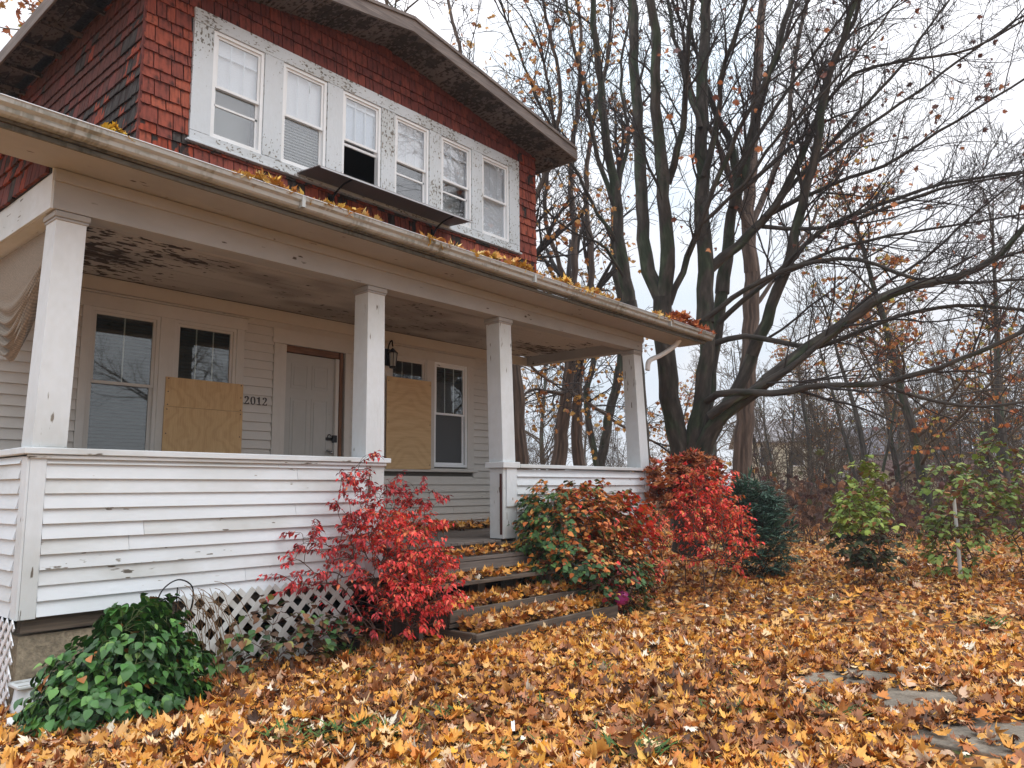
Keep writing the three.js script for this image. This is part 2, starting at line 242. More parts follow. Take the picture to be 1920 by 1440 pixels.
win({ x0: 1.02, x1: 1.68, y0: 1.7, y1: 3.14, z: ZL + .008, mid: 2.43, m: oldsash, blind: [1.75, 3.08], blindMat: M.blinddark, label: 'leftmost porch window with dark blinds and branch reflections', muntins: 1 });
win({ x0: 1.83, x1: 2.51, y0: 1.7, y1: 3.14, z: ZL + .008, mid: 2.43, m: oldsash, blind: [2.4, 3.08], blindMat: M.blinddark, label: 'porch window half covered by a plywood board' });
win({ x0: 4.66, x1: 5.30, y0: 1.7, y1: 3.14, z: ZL + .008, mid: 2.43, m: oldsash, label: 'porch window almost wholly behind plywood' });
win({ x0: 5.44, x1: 6.08, y0: 1.7, y1: 3.14, z: ZL + .008, mid: 2.43, m: M.sash, screen: true, blind: [2.9, 3.1], blindMat: M.blinddark, label: 'rightmost porch window with a dark lower screen' });
part(house, 'plywood_board', bx(1.755, 2.597, 2.243, 2.54, ZL + .022, ZL + .034, 'x'), M.plyA, 'upper plywood board of the left window');
part(house, 'plywood_board', bx(1.75, 2.6, 1.70, 2.24, ZL + .023, ZL + .036, 'x'), M.plyA, 'lower plywood board of the left window');
part(house, 'plywood_board', bx(4.56, 5.325, 1.66, 2.84, ZL + .066, ZL + .078, 'x'), M.plyB, 'tall plywood board right of the door');
for (const b of house.children.filter(o => o.name === 'plywood_board')) { b.geometry.computeBoundingBox(); const { min: a, max: c } = b.geometry.boundingBox; for (const [u, v] of [[.03, .06], [.97, .05], [.03, .5], [.97, .5], [.03, .95], [.97, .95]]) part(b, 'screw', new THREE.CylinderGeometry(.006, .006, .004, 8).rotateX(Math.PI / 2).translate(lerp(a.x, c.x, u), lerp(a.y, c.y, v), c.z + .001), M.iron); }
// --- front door
{
  const z = ZL - .03, x0 = 3.135, x1 = 3.82, d = part(house, 'door', bx(x0, x1, YF + .01, 2.975, z - .04, z), M.door, 'pale grey six-panel front door');
  for (const [a, b] of [[.09, .315], [.37, .6]]) for (const [c, e] of [[1.02, 1.6], [1.76, 2.46], [2.57, 2.86]]) part(d, 'door_panel', mrg([ring(x0 + a, x0 + b, c, e, z, z + .004, .012), bx(x0 + a + .035, x0 + b - .035, c + .035, e - .035, z, z + .006, 'y', .003)]), M.door);
  part(d, 'door_handle', mrg([pipe([V(3.765, 1.86, z), V(3.765, 1.86, z + .055)], .011), pipe([V(3.775, 1.86, z + .055), V(3.70, 1.86, z + .06)], .012), new THREE.SphereGeometry(.02, 10, 8).translate(3.79, 1.84, z + .03)].map(g => g.toNonIndexed())), M.chrome);
  part(d, 'door_hasp', mrg([bx(3.72, 3.86, 1.985, 2.02, z, z + .012), bx(3.80, 3.86, 1.96, 2.05, z + .012, z + .04, 'x', .008), new THREE.TorusGeometry(.025, .006, 6, 14, 4).translate(3.76, 2.03, z + .02).toNonIndexed()]), M.iron);
  part(house, 'door_frame', mrg([bx(3.07, 3.133, YF, 3.06, z - .06, ZL + .012, 'y', .003), bx(3.823, 3.87, YF, 2.975, z - .06, ZL + .006, 'y', .003)]), M.porchwall);
  part(house, 'split_jamb', bx(3.878, 3.915, YF, 3.06, z - .05, ZL + .016, 'y', .004), M.raw, 'bare splintered jamb of the front door');
  part(house, 'split_jamb', bx(3.922, 3.948, YF, 3.0, z - .05, ZL - .004, 'y', .004), M.timber);
  part(house, 'split_jamb', bx(3.14, 3.87, 2.985, 3.058, z - .05, ZL - .006, 'x', .004), M.raw, 'bare brown wood above the door');
  for (const b of [[2.97, 3.067, YF, 3.06, 1], [3.952, 4.03, YF, 3.06, 1], [2.95, 4.05, 3.063, 3.235, 0]]) part(house, 'door_casing', bx(b[0], b[1], b[2], b[3], ZL - .02, ZL + .02, b[4] ? 'y' : 'x', .004), M.porchwall);
  part(house, 'door_bell', mrg([bx(4.09, 4.13, 1.98, 2.12, ZL - .01, ZL + .02, 'y', .004), new THREE.CylinderGeometry(.01, .01, .012, 10).rotateX(Math.PI / 2).translate(4.11, 2.05, ZL + .025).toNonIndexed()]), M.porchwall);
  const font = await new FontLoader().loadAsync('fonts/droid/droid_serif_regular.typeface.json');
  [...'2012'].forEach((ch, i) => { const g = new TextGeometry(ch, { font, size: .086, depth: .008, curveSegments: 6 }); part(house, 'house_number', g.translate(2.625 + i * .073, 2.335, ZL + .006), M.digit, `dark numeral ${ch} of the house number`); });
  // lantern on the wall between the door and the boarded window
  const lx = 4.6, lz = ZL + .13, l = part(house, 'wall_lantern', mrg([bx(lx - .04, lx + .04, 2.98, 3.2, ZL + .02, ZL + .035, 'y', .004), pipe([V(lx, 3.16, ZL + .03), V(lx, 3.26, ZL + .06), V(lx, 3.3, lz - .02), V(lx, 3.22, lz)], .009).toNonIndexed(), new THREE.ConeGeometry(.075, .07, 6).translate(lx, 3.17, lz).toNonIndexed(), new THREE.CylinderGeometry(.045, .04, .025, 6).translate(lx, 2.95, lz).toNonIndexed(), ...[0, 1, 2, 3, 4, 5].map(k => { const a = k / 6 * 6.283; return pipe([V(lx + .062 * Math.cos(a), 3.14, lz + .062 * Math.sin(a)), V(lx + .045 * Math.cos(a), 2.96, lz + .045 * Math.sin(a))], .005, 5).toNonIndexed(); })]), M.iron, 'black wall lantern with a caged glass');
  part(l, 'glass', new THREE.CylinderGeometry(.052, .038, .165, 6, 1, true).translate(lx, 3.05, lz), M.frosted);
}
// --- porch floor, ceiling, beams
{
  const f = part(house, 'porch_floor', bx(.09, 7.53, YF - .16, YF - .03, -1.97, -.13), M.timber), r = rng(8);
  for (let x = .02, k = 0; x < 7.56; x += .094, k++) part(f, 'floor_board', bx(x, x + .091, YF - .028, YF + (r() - .5) * .004, -1.975, x > 2.94 && x < 4.53 ? .04 + r() * .006 : x > 2.6 && x < 4.84 ? -.205 : -.125, 'z', .004), M.deck);
  const c = part(house, 'porch_ceiling', bx(.02, 7.6, 3.47, 3.5, -1.97, -.17), M.dark), w = .112;
  for (let k = 0; k < 16; k++) { const z = -.175 - k * w, g = new THREE.BoxGeometry(7.56, .02, w - .006).translate(3.81, 3.45 + (hsh(k, 3, 3) - .5) * .003, z - w / 2); const P = g.attributes.position, uv = g.attributes.uv; for (let i = 0; i < P.count; i++) uv.setXY(i, P.getX(i), -P.getZ(i)); part(c, 'ceiling_board', g, M.ceil); }
  part(house, 'ceiling_trim', bx(.02, 7.5, 3.30, 3.437, ZL + .0, ZL + .022, 'x', .004), M.porchwall);
}
function beam(x0, x1, z0, z1, name, m = M.frieze) {
  const alongX = Math.abs(x1 - x0) > Math.abs(z1 - z0), b = part(house, name, bx(x0, x1, 3.31, 3.54, z0, z1, alongX ? 'x' : 'z', .005), m); return b;
}
beam(.02, 7.58, -.16, .02, 'porch_beam'); beam(.03, .19, -1.97, -.163, 'porch_beam', M.trim); beam(7.40, 7.56, -1.97, -.163, 'porch_beam');
part(house, 'beam_moulding', bx(.012, 7.59, 3.47, 3.559, .021, .04, 'x', .006).translate(-3.5, -3.6, 0).rotateZ(-.0095).translate(3.5, 3.6, 0), M.frieze); part(house, 'beam_top', bx(.03, 7.57, 3.541, 3.60, -.14, .0, 'x'), M.frieze);
part(house, 'beam_board', bx(.004, .028, 3.31, 3.60, -2.0, .012, 'z', .003), M.trim, 'white board along the left side of the porch');
// --- porch walls and piers
function pier(x0, x1, z0, z1, y0, y1, label) { return part(house, 'pier', bx(x0, x1, y0, y1, z0, z1, 'y', .006), M.trim, label); }
{
  const L = part(house, 'porch_wall', bx(.1, 2.74, .6, 1.62, -.12, -.02), M.oldwood, 'clapboard porch wall left of the steps');
  laps(L, .10, 2.735, .6, 1.625, -.012, .0982, [], M.siding, 'z', 5);
  part(L, 'corner_board', bx(.0, .098, .59, 1.625, -.03, .016, 'y', .004), M.trim); part(L, 'corner_board', bx(-.018, -.001, .59, 1.625, -.095, .014, 'y', .003), M.trim);
  part(L, 'rail_cap', bx(-.05, 2.99, 1.64, 1.685, -.20, .05, 'x', .007), M.trim); part(L, 'rail_moulding', bx(-.02, 2.95, 1.612, 1.638, .0, .032, 'x', .006), M.trim);
  const Sd = part(house, 'porch_wall', bx(.0, .08, .6, 1.62, -1.97, -.13), M.oldwood, 'left side wall of the porch');
  laps(Sd, -1.97, -.096, .6, 1.625, -.002, .0982, [], M.siding, '-x', 6); part(Sd, 'rail_cap', bx(-.05, .14, 1.64, 1.684, -1.97, -.203, 'z', .007), M.trim);
  const Rr = part(house, 'porch_wall', bx(4.82, 7.6, .6, 1.60, -.12, -.02), M.oldwood, 'clapboard porch wall right of the steps');
  laps(Rr, 4.835, 7.55, .45, 1.60, -.012, .0982, [], M.siding, 'z', 7); part(Rr, 'rail_cap', bx(4.86, 7.73, 1.625, 1.668, -.20, .05, 'x', .007), M.trim); part(Rr, 'corner_board', bx(7.555, 7.65, .45, 1.62, -.03, .016, 'y', .004), M.trim);
  const Re = part(house, 'porch_wall', bx(7.54, 7.62, .5, 1.60, -1.97, -.13), M.oldwood, 'right side wall of the porch');
  laps(Re, -1.97, -.1, .5, 1.60, 7.625, .0982, [], M.siding, 'x', 8); part(Re, 'rail_cap', bx(7.5, 7.72, 1.625, 1.667, -1.97, -.203, 'z', .007), M.trim);
  pier(2.742, 2.945, -.2, .004, .6, 1.637, 'pier at the left of the steps');
  pier(4.612, 4.83, -.2, .004, YF, 1.62, 'pier at the right of the steps'); part(house, 'pier_panel', bx(4.655, 4.825, 1.2, 1.62, .006, .022, 'y', .003), M.trim); part(house, 'bare_strip', bx(4.606, 4.6118, .9, 1.56, -.045, -.014, 'y'), mat({ color: S(78, 44, 40), roughness: .9 }), 'dark red bare strip on the pier');
  part(house, 'rail_cap', bx(4.575, 4.858, 1.622, 1.69, -.235, .045, 'x', .008), M.trim);
}
// --- columns: slightly tapered square boxes
function column(bxc, txc, wb, wt, y0, y1, label) {
  const g = new RoundedBoxGeometry(1, 1, 1, 1, .015), P = g.attributes.position;
  for (let i = 0; i < P.count; i++) { const t = P.getY(i) + .5, w = lerp(wb, wt, t); P.setXYZ(i, lerp(bxc, txc, t) + P.getX(i) * w, lerp(y0, y1, t), -.1 + P.getZ(i) * w); }
  g.computeVertexNormals(); const c = part(house, 'column', triuv(g, 'y'), M.trim, label);
  part(c, 'capital', mrg([bx(txc - wt / 2 - .018, txc + wt / 2 + .018, y1 - .045, y1 - .002, -.1 - wt / 2 - .018, -.1 + wt / 2 + .018, 'x', .006), bx(txc - wt / 2 - .01, txc + wt / 2 + .01, y1 - .065, y1 - .046, -.1 - wt / 2 - .01, -.1 + wt / 2 + .01, 'x', .005)]), M.frieze);
  return c;
}
column(.11, .15, .21, .195, 1.686, 3.309, 'leftmost porch column'); column(2.83, 2.825, .215, .20, 1.686, 3.309, 'porch column left of the steps');
column(4.715, 4.665, .21, .20, 1.691, 3.309, 'porch column right of the steps'); column(7.56, 7.47, .22, .19, 1.669, 3.309, 'rightmost porch column');
// --- under the porch
for (const b of [[.03, .95, 0, .48, -.3, -.06], [4.9, 7.55, -.05, .44, -.3, -.06], [7.35, 7.55, -.05, .44, -1.97, -.31], [.03, .2, 0, .48, -1.97, -.31]]) part(house, 'foundation', bx(...b), M.footing);
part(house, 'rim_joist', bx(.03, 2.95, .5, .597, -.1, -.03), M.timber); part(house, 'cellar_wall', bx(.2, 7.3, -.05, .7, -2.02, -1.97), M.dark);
part(house, 'riser', bx(2.95, 4.86, .6, YF - .03, -.03, .0, 'x', .004), M.deck);
// --- porch roof, soffit, gutter
{
  const y = z => lerp(3.655, 4.36, (.47 - z) / (.47 - ZU)), roof = part(house, 'porch_roof', prism([[.47, y(.47)], [.47, y(.47) + .04], [ZU + .02, 4.43], [ZU + .02, 4.36]], 9.12).rotateY(-Math.PI / 2).translate(8.66, 0, 0), M.roofing);
  roof.geometry.computeVertexNormals();
  const sag = g => g.translate(-3.5, -3.6, 0).rotateZ(-.0095).translate(3.5, 3.6, 0), eave = (p, n, g, m, l) => part(p, n, sag(g), m, l);   // the eave line has sunk towards the downspout
  sag(roof.geometry);
  eave(house, 'soffit', bx(-.45, 3.9, 3.562, 3.577, .0, .44, 'x'), M.frieze); eave(house, 'soffit', bx(3.903, 8.66, 3.562, 3.577, .0, .44, 'x'), M.frieze);
  eave(house, 'soffit_trim', bx(-.46, 8.67, 3.55, 3.584, .425, .446, 'x', .005), M.fascia);
  eave(house, 'fascia', bx(-.46, 8.67, 3.586, 3.655, .445, .468, 'x', .004), M.fascia);
  const prof = [[.47, 3.605], [.525, 3.605], [.54, 3.617], [.548, 3.645], [.572, 3.662], [.58, 3.692], [.570, 3.692], [.562, 3.668], [.538, 3.652], [.53, 3.625], [.522, 3.615], [.482, 3.615], [.482, 3.692], [.47, 3.692]];
  const gut = eave(house, 'gutter', triuv(prism(prof, 9.2).rotateY(-Math.PI / 2).translate(8.72, 0, 0), 'x'), M.grime, 'stained white gutter with algae streaks');
  eave(gut, 'gutter_lip', bx(-.48, 8.72, 3.690, 3.699, .571, .585, 'x', .003), M.lip);
  for (const x of [1.6, 4.5, 7.4]) eave(gut, 'gutter_strap', bx(x, x + .03, 3.602, 3.697, .47, .583), M.grime);
  for (const x of [8.64, -.46]) { eave(house, 'rake_board', prism([[.44, 3.562], [.44, y(.44)], [-1.3, y(-1.3)], [-1.3, y(-1.3) - .14], [.1, 3.562]], .025).rotateY(-Math.PI / 2).translate(x + .025, 0, 0), M.trim); }
  part(house, 'downspout', pipe([V(8.15, 3.52, .3), V(8.12, 3.44, .24), V(7.9, 3.28, .12), V(7.72, 3.18, .03), V(7.69, 3.05, .02)], .035, 10), M.sash, 'white downspout elbow under the right roof corner');
  // red shingled gable ends of the porch roof
  for (const x of [.012, 7.58]) part(house, 'gable_end', prism([[-.0, 3.56], [-.0, y(0) - .01], [ZU - .6, y(ZU) + .15], [ZU - .6, 3.56]], .03).rotateY(-Math.PI / 2).translate(x + .015, 0, 0), M.dark);
  part(house, 'side_roof', mrg([bx(-.46, 1.1, 4.3, 4.4, -10, ZU), bx(-.018, .06, 3.6, 4.3, -10, ZL), bx(6.93, 6.998, 3.6, 4.3, -10, ZL)]), M.roofing);
}

// --- upper storey
const RX = 4.0, under = x => 6.88 - .165 * Math.abs(x - RX);
const UW = [[1.78, 2.35], [2.58, 3.15], [3.37, 3.94], [4.16, 4.73], [4.95, 5.52], [5.73, 6.30]], UY = [4.9, 6.04];
{
  const w = part(house, 'upper_wall', holed([[1.11, 4.2], [6.93, 4.2], [6.93, under(6.93)], [RX, under(RX)], [1.11, under(1.11)]], UW.map(([a, b]) => [a, b, ...UY]), .06).translate(0, 0, ZU - .075), M.dark);
  part(house, 'upper_room', mrg([bx(1.11, 1.17, 4.2, 6.4, -10, ZU - .08), bx(6.87, 6.93, 4.2, 6.4, -10, ZU - .08), bx(1.18, 6.86, 4.2, 4.27, -9.9, ZU - .08), bx(1.18, 6.86, 6.15, 6.2, -9.9, ZU - .08), bx(1.11, 6.93, 4.2, 6.9, -10.08, -10), bx(1.18, 6.86, 4.3, 6.14, -4.3, -4.25)]), M.inside);
  for (const [a, b, c, d, v] of [[1.57, 6.52, 6.043, 6.19, 0], [1.57, 6.52, 4.80, 4.897, 0], ...[[1.57, 1.777], [2.353, 2.577], [3.153, 3.367], [3.943, 4.157], [4.733, 4.947], [5.523, 5.727], [6.303, 6.52]].map(q => [...q, 4.899, 6.041, 1])]) part(house, 'window_casing', bx(a, b, c, d, ZU - .02, ZU + .028, v ? 'y' : 'x', .004), M.upper);
  part(house, 'window_sill', bx(1.54, 6.55, 4.775, 4.798, ZU - .02, ZU + .05, 'x', .005), M.upper);
  const opts = [
    { rails: [5.83, 5.27], shade: 5.47, curtain: M.blind, label: 'first upper window with two crossbars' }, { blind: [4.95, 5.5], shade: 5.48, label: 'second upper window with blinds below' }, { open: .46, shade: 5.47, label: 'third upper window, its lower sash raised over a dark gap' },
    { rails: [5.86, 5.3], shade: 5.47, label: 'fourth upper window with lowered storm bars' }, { rails: [5.84, 5.3], shade: 5.47, curtain: M.blind, label: 'fifth upper window with two crossbars' }, { shade: 4.95, muntins: 2, label: 'last upper window with branch reflections' }];
  UW.forEach(([a, b], i) => win({ x0: a, x1: b, y0: UY[0], y1: UY[1], z: ZU + .012, mid: 5.46, pane: M.glasshigh, ...opts[i] }));
}
{ // metal awning panel over the gutter with two brackets
  const p = [[ZU + .02, 4.83], [ZU + .03, 4.838], [-.93, 4.80], [-.90, 4.765], [-.905, 4.76], [-.935, 4.792], [ZU + .02, 4.825]];
  const a = part(house, 'awning', triuv(prism(p, 2.32).rotateY(-Math.PI / 2).translate(5.1, 0, 0), 'x'), M.awning, 'thin grey metal shelf below the upper windows');
  part(a, 'awning_lip', bx(2.78, 5.1, 4.757, 4.773, -.902, -.893, 'x', .003), M.lip);
  for (const x of [3.22, 4.78]) part(a, 'bracket', mrg([bx(x - .013, x + .013, 4.4, 4.7, ZU + .02, ZU + .045, 'y'), pipe([V(x, 4.62, ZU + .05), V(x, 4.70, ZU + .12), V(x, 4.76, ZU + .26), V(x, 4.778, ZU + .42)], .011, 6).toNonIndexed()]), M.iron);
}
{ // main roof: slabs, soffit boards, rake and eave boards
  const tip = [.68, 7.27], zf = -.86, yT = x => under(x) + .012;
  const r = part(house, 'roof', mrg(tip.map(x => prism(x < RX ? [[x, yT(x) + .12], [RX, yT(RX) + .12], [RX, yT(RX) + .16], [x, yT(x) + .16]] : [[RX, yT(RX) + .12], [x, yT(x) + .12], [x, yT(x) + .16], [RX, yT(RX) + .16]], 9.4).translate(0, 0, zf + .01 - 9.4))), M.roofing);
  const rr = rng(12);
  for (const t of tip) { // soffit boards run front to back under both slopes
    const n = 22; for (let k = 0; k < n; k++) { const a = lerp(RX, t, k / n), b = lerp(RX, t, (k + .94) / n), x0 = Math.min(a, b), x1 = Math.max(a, b); if (x0 > 1.25 && x1 < 6.8 ? false : false) continue; const deep = (x1 < 1.12 || x0 > 6.92) ? 8.5 : .56, q = (rr() - .5) * .006;
      part(r, 'soffit_board', prism([[x0, under(x0) + q], [x1, under(x1) + q], [x1, under(x1) + .018 + q], [x0, under(x0) + .018 + q]], deep).translate(0, 0, zf - .005 - deep), M.soffit); }
    const x0 = Math.min(RX, t), x1 = Math.max(RX, t);
    part(r, 'rake_board', triuv(prism([[x0, under(x0) - .025], [x1, under(x1) - .025], [x1, under(x1) + .125], [x0, under(x0) + .125]], .03).translate(0, 0, zf - .004), 'x'), M.rake);
    part(r, 'drip_edge', triuv(prism([[x0, under(x0) + .127], [x1, under(x1) + .127], [x1, under(x1) + .165], [x0, under(x0) + .165]], .05).translate(0, 0, zf - .004), 'x'), M.rake);
    part(r, 'eave_board', bx(t < RX ? t - .025 : t + .001, t < RX ? t - .001 : t + .025, under(t) - .03, under(t) + .13, -9.3, zf + .02, 'z', .004), M.rake);
    for (let z = -1.75; z > -8; z -= .61) part(r, 'rafter_tail', bx(t < RX ? t + .02 : 6.94, t < RX ? 1.1 : t - .02, under(t) - .02, under(t) + .03, z - .04, z, 'x'), M.soffit);
  }
  part(house, 'ceiling_brace', bx(6.94, 7.2, 6.27, 6.33, -1.2, -1.12, 'x'), M.soffit);
}
{ // red wood shingles on the upper walls and porch gable end, one by one where they show large
  const r = rng(21), list = [], reds = [[158, 78, 58], [148, 72, 55], [166, 84, 61], [140, 68, 54], [134, 66, 53]];
  const mats = reds.map(c => mat({ map: T.shingle, color: S(...c), roughness: .85 })).concat([mat({ map: T.shinglestain, roughness: .9 }), mat({ map: T.shinglegrey, roughness: .95 }), mat({ color: S(116, 56, 48), map: T.shingle, roughness: .88 }), mat({ color: S(100, 56, 48), map: T.shingle, roughness: .92 })]);
  const geos = [0, 1, 2, 3].map(k => { const g = new THREE.BoxGeometry(1, 1, 1).translate(.5, .5, 0), P = g.attributes.position, uv = g.attributes.uv; for (let i = 0; i < P.count; i++) { const low = P.getY(i) < .5; P.setZ(i, P.getZ(i) > 0 ? (low ? .024 : .004) : 0); if (low && P.getX(i) > .5) P.setY(i, (hsh(k, 1, 9) - .5) * .07); uv.setXY(i, P.getX(i) * .25 + k * .23, P.getY(i) * .5 + k * .31); } g.computeVertexNormals(); return g.toNonIndexed(); });
  function field(face, s0, s1, y0, top, fixed, hole, dirt) { // s: run along the wall
    let y = y0, row = 0;
    while (y < 7) {
      const ex = row % 2 ? .105 : .165; let s = s0, any = false;
      while (s < s1 - .02) {
        let w = .085 + r() * .095; if (s + w > s1 - .05) w = s1 - s; const e = Math.min(s + w, s1), t = Math.min(top(s), top(e)), h = Math.min(ex * 1.08, t - y);
        if (h > .02) { any = true; if (!(hole && e > hole[0] + .01 && s < hole[1] - .01 && y + ex > hole[2] + .01 && y < hole[3] - .015)) list.push({ face, s, w: e - s - .010, y: y + (r() - .5) * .010, h: h - .002, fixed, dirt: dirt((s + e) / 2, y), k: r() });
          else { // trim round the casing
            const pieces = [[s, Math.min(e, hole[0])], [Math.max(s, hole[1]), e]]; for (const [a, b] of pieces) if (b - a > .02) list.push({ face, s: a, w: b - a - .003, y, h, fixed, dirt: dirt(a, y), k: r() });
            if (y < hole[2] && s >= hole[0] - .2 && e <= hole[1] + .2 && y + .03 < hole[2]) list.push({ face, s, w: e - s - .004, y, h: hole[2] - y, fixed, dirt: dirt(s, y) + .25, k: r() });
            if (y + h > hole[3] + .02 && y < hole[3]) list.push({ face, s, w: e - s - .004, y: hole[3], h: y + h - hole[3], fixed, dirt: 0, k: r() }); } }
        s = e;
      }
      y += ex; row++; if (!any) break;
    }
  }
  field('z', 1.10, 6.94, 4.3, x => under(x) + .02, ZU - .012, [1.57, 6.52, 4.775, 6.19], (x, y) => (y < 4.82 ? .34 : .03) + (x < 1.5 && y < 5.2 ? .12 : 0) + (x > 6.5 ? .12 : 0));
  field('-x', -6, ZU, 4.3, () => under(1.1) + .02, 1.108, null, (z, y) => 1.3 + (y < 5.3 && z > -2.4 ? .7 : 0));
  field('x', -3, ZU, 4.3, () => under(6.93) + .02, 6.932, null, () => .5);
  field('-x', -1.95, -.03, 3.57, z => lerp(3.655, 4.36, (.47 - z) / (.47 - ZU)) - .01, -.003, null, () => .5);
  const c = V(0, 0, 0);
  for (const q of list) { if (q.face === 'z') c.set(q.s + q.w / 2, q.y + q.h / 2, q.fixed); else c.set(q.fixed, q.y + q.h / 2, q.s + q.w / 2); const d = c.distanceTo(camera.position), v = c.clone().project(camera); q.size = (Math.abs(v.x) < 1.02 && Math.abs(v.y) < 1.02 && q.face !== 'x') ? q.w * q.h / d / d * (q.face === '-x' ? .5 : 1) * (q.y < 4.5 && q.face === 'z' ? .3 : 1) : 0; }
  list.sort((a, b) => b.size - a.size);
  const up = house.children.find(o => o.name === 'upper_wall'), rest = {};
  list.forEach((q, i) => {
    const n = hsh(Math.round(q.s * 3), Math.round(q.y * 4), 6) * .5 + q.k * .5; let m;
    if (q.dirt > 1.8) m = n < .2 ? 0 : n < .5 ? 5 : 6; else if (q.dirt > 1) m = n < .58 ? 8 : n < .74 ? 7 : n < .86 ? 5 : 6; else m = n < q.dirt * .8 ? 5 : n < q.dirt ? 6 : q.dirt === .5 ? 7 : q.y > 6.15 ? (q.k < .6 ? 7 : 4) : Math.floor(q.k * 5);
    const g = geos[i % 4], W = new THREE.Matrix4(), tilt = (q.k - .5) * .02;
    if (q.face === 'z') W.makeRotationZ(tilt).setPosition(q.s, q.y, q.fixed); else if (q.face === '-x') W.makeRotationY(-Math.PI / 2).setPosition(q.fixed, q.y, q.s); else W.makeRotationY(Math.PI / 2).setPosition(q.fixed, q.y, q.s + q.w);
    W.scale(V(q.w, q.h, 1));
    if (i < 300 && q.size > 0) { const o = part(up, 'shingle', g, mats[m]); o.applyMatrix4(W); } else (rest[m] ||= []).push(g.clone().applyMatrix4(W));
  });
  for (const m in rest) part(up, 'shingle_field', mergeGeometries(rest[m]), mats[m]).userData.kind = 'stuff';
  const r2 = rng(5); // corner boards
  part(house, 'corner_board', bx(1.09, 1.112, 4.3, under(1.1) - .01, ZU - .02, ZU + .006, 'y'), mats[7]);
}

// ---------------------------------------------------------------- leaves and instancing
function mapleGeo(curl, fold, seed) {
  const half = [[0, .56], [.06, .38], [.17, .42], [.13, .22], [.29, .34], [.33, .2], [.52, .2], [.4, .04], [.46, -.04], [.22, -.14], [.3, -.3], [.06, -.24], [.012, -.26], [.008, -.5]], o = [...half, ...half.slice(1, -1).reverse().map(([x, y]) => [-x, y])];
  o.splice(half.length, 0, [-.008, -.5]);
  const p = [0, 0, -.03], idx = [], z = (x, y) => curl * (x * x * 1.6 + (y - .05) * (y - .05) * .9) + fold * Math.abs(x) + .09 * Math.sin(x * 9 + seed) * Math.cos(y * 7 + seed * 2) * (Math.hypot(x, y));
  p[2] = z(0, -.03); p[1] = -.03; p[0] = 0;
  o.forEach(([x, y], i) => { const j = .92 + .16 * hsh(i, seed, 3); p.push(x * j, y * j, z(x * j, y * j)); idx.push(0, 1 + i, 1 + (i + 1) % o.length); });
  const g = new THREE.BufferGeometry(); g.setAttribute('position', new THREE.Float32BufferAttribute(p, 3)); g.setIndex(idx); g.computeVertexNormals(); g.setAttribute('uv', new THREE.Float32BufferAttribute(new Float32Array(p.length / 3 * 2), 2)); return g;
}
function bladeGeo(w, bend, fold, seg = 4) { // pointed leaf from base (0,0,0) along +y, unit length
  const p = [], idx = []; for (let k = 0; k <= seg; k++) { const t = k / seg, h = w * Math.pow(Math.sin(Math.PI * Math.pow(t, .75)), .9) * .5, zz = -bend * t * t; p.push(-h, t, zz + fold * h, 0, t, zz, h, t, zz + fold * h); if (k) { const a = (k - 1) * 3, b = k * 3; idx.push(a, a + 1, b, a + 1, b + 1, b, a + 1, a + 2, b + 1, a + 2, b + 2, b + 1); } }
  const g = new THREE.BufferGeometry(); g.setAttribute('position', new THREE.Float32BufferAttribute(p, 3)); g.setIndex(idx); g.computeVertexNormals(); g.setAttribute('uv', new THREE.Float32BufferAttribute(new Float32Array(p.length / 3 * 2), 2)); return g;
}
const maples = [mapleGeo(.5, .1, 1), mapleGeo(-.55, .15, 2), mapleGeo(.9, -.3, 3), mapleGeo(.15, .5, 4), mapleGeo(-1.0, .3, 5), mapleGeo(1.3, .2, 6), mapleGeo(1.7, -.5, 7), mapleGeo(-1.4, .7, 8)];
const oval = [bladeGeo(.5, .25, .35), bladeGeo(.42, .5, .2), bladeGeo(.55, -.1, .5)], heart = [bladeGeo(.86, .3, .25, 5), bladeGeo(.78, .15, .4, 5), bladeGeo(.9, .45, .1, 5)], needle = [bladeGeo(.2, .2, .3, 3), bladeGeo(.28, .35, .2, 3)];
const Q = new THREE.Quaternion(), Q2 = new THREE.Quaternion(), MX = new THREE.Matrix4();
// quaternion that points a leaf's +y along dir with its face towards nrm
function aim(dir, nrm) { const y = dir.clone().normalize(), x = V(0, 0, 0).crossVectors(y, nrm); if (x.lengthSq() < 1e-5) x.set(1, 0, 0); x.normalize(); const z = V(0, 0, 0).crossVectors(x, y); return new THREE.Quaternion().setFromRotationMatrix(MX.makeBasis(x, y, z)); }
function instances(parent, name, geos, m, items, origin) {
  geos.forEach((g, k) => {
    const L = items.filter(o => (o.v % geos.length) === k); if (!L.length) return;
    const I = new THREE.InstancedMesh(g, m, L.length); I.name = name; I.castShadow = I.receiveShadow = true; I.userData.kind = 'stuff';
    L.forEach((o, i) => { const p = origin ? o.p.clone().sub(origin) : o.p; I.setMatrixAt(i, new THREE.Matrix4().compose(p, o.q, V(o.s, o.s, o.s))); I.setColorAt(i, o.c); });
    parent.add(I);
  });
}
const tint = (c, r, j = .18) => { const k = 1 + (r() - .5) * 2 * j; return S(c[0], c[1], c[2]).multiplyScalar(k); };
const pick = (pal, r) => { let t = r() * pal.reduce((a, p) => a + (p[3] || 1), 0); for (const p of pal) { t -= p[3] || 1; if (t <= 0) return p; } return pal[0]; };
const FALL = [[220, 154, 66, 3.6], [228, 166, 80, 3.6], [198, 122, 52, 3.4], [226, 176, 110, 2], [230, 196, 148, 1.2], [160, 94, 46, 3], [116, 70, 40, 2], [226, 162, 54, 1.5], [220, 182, 150, .9], [174, 116, 80, 1.6], [206, 160, 70, .8], [236, 222, 198, .5], [84, 56, 38, 1.4]];
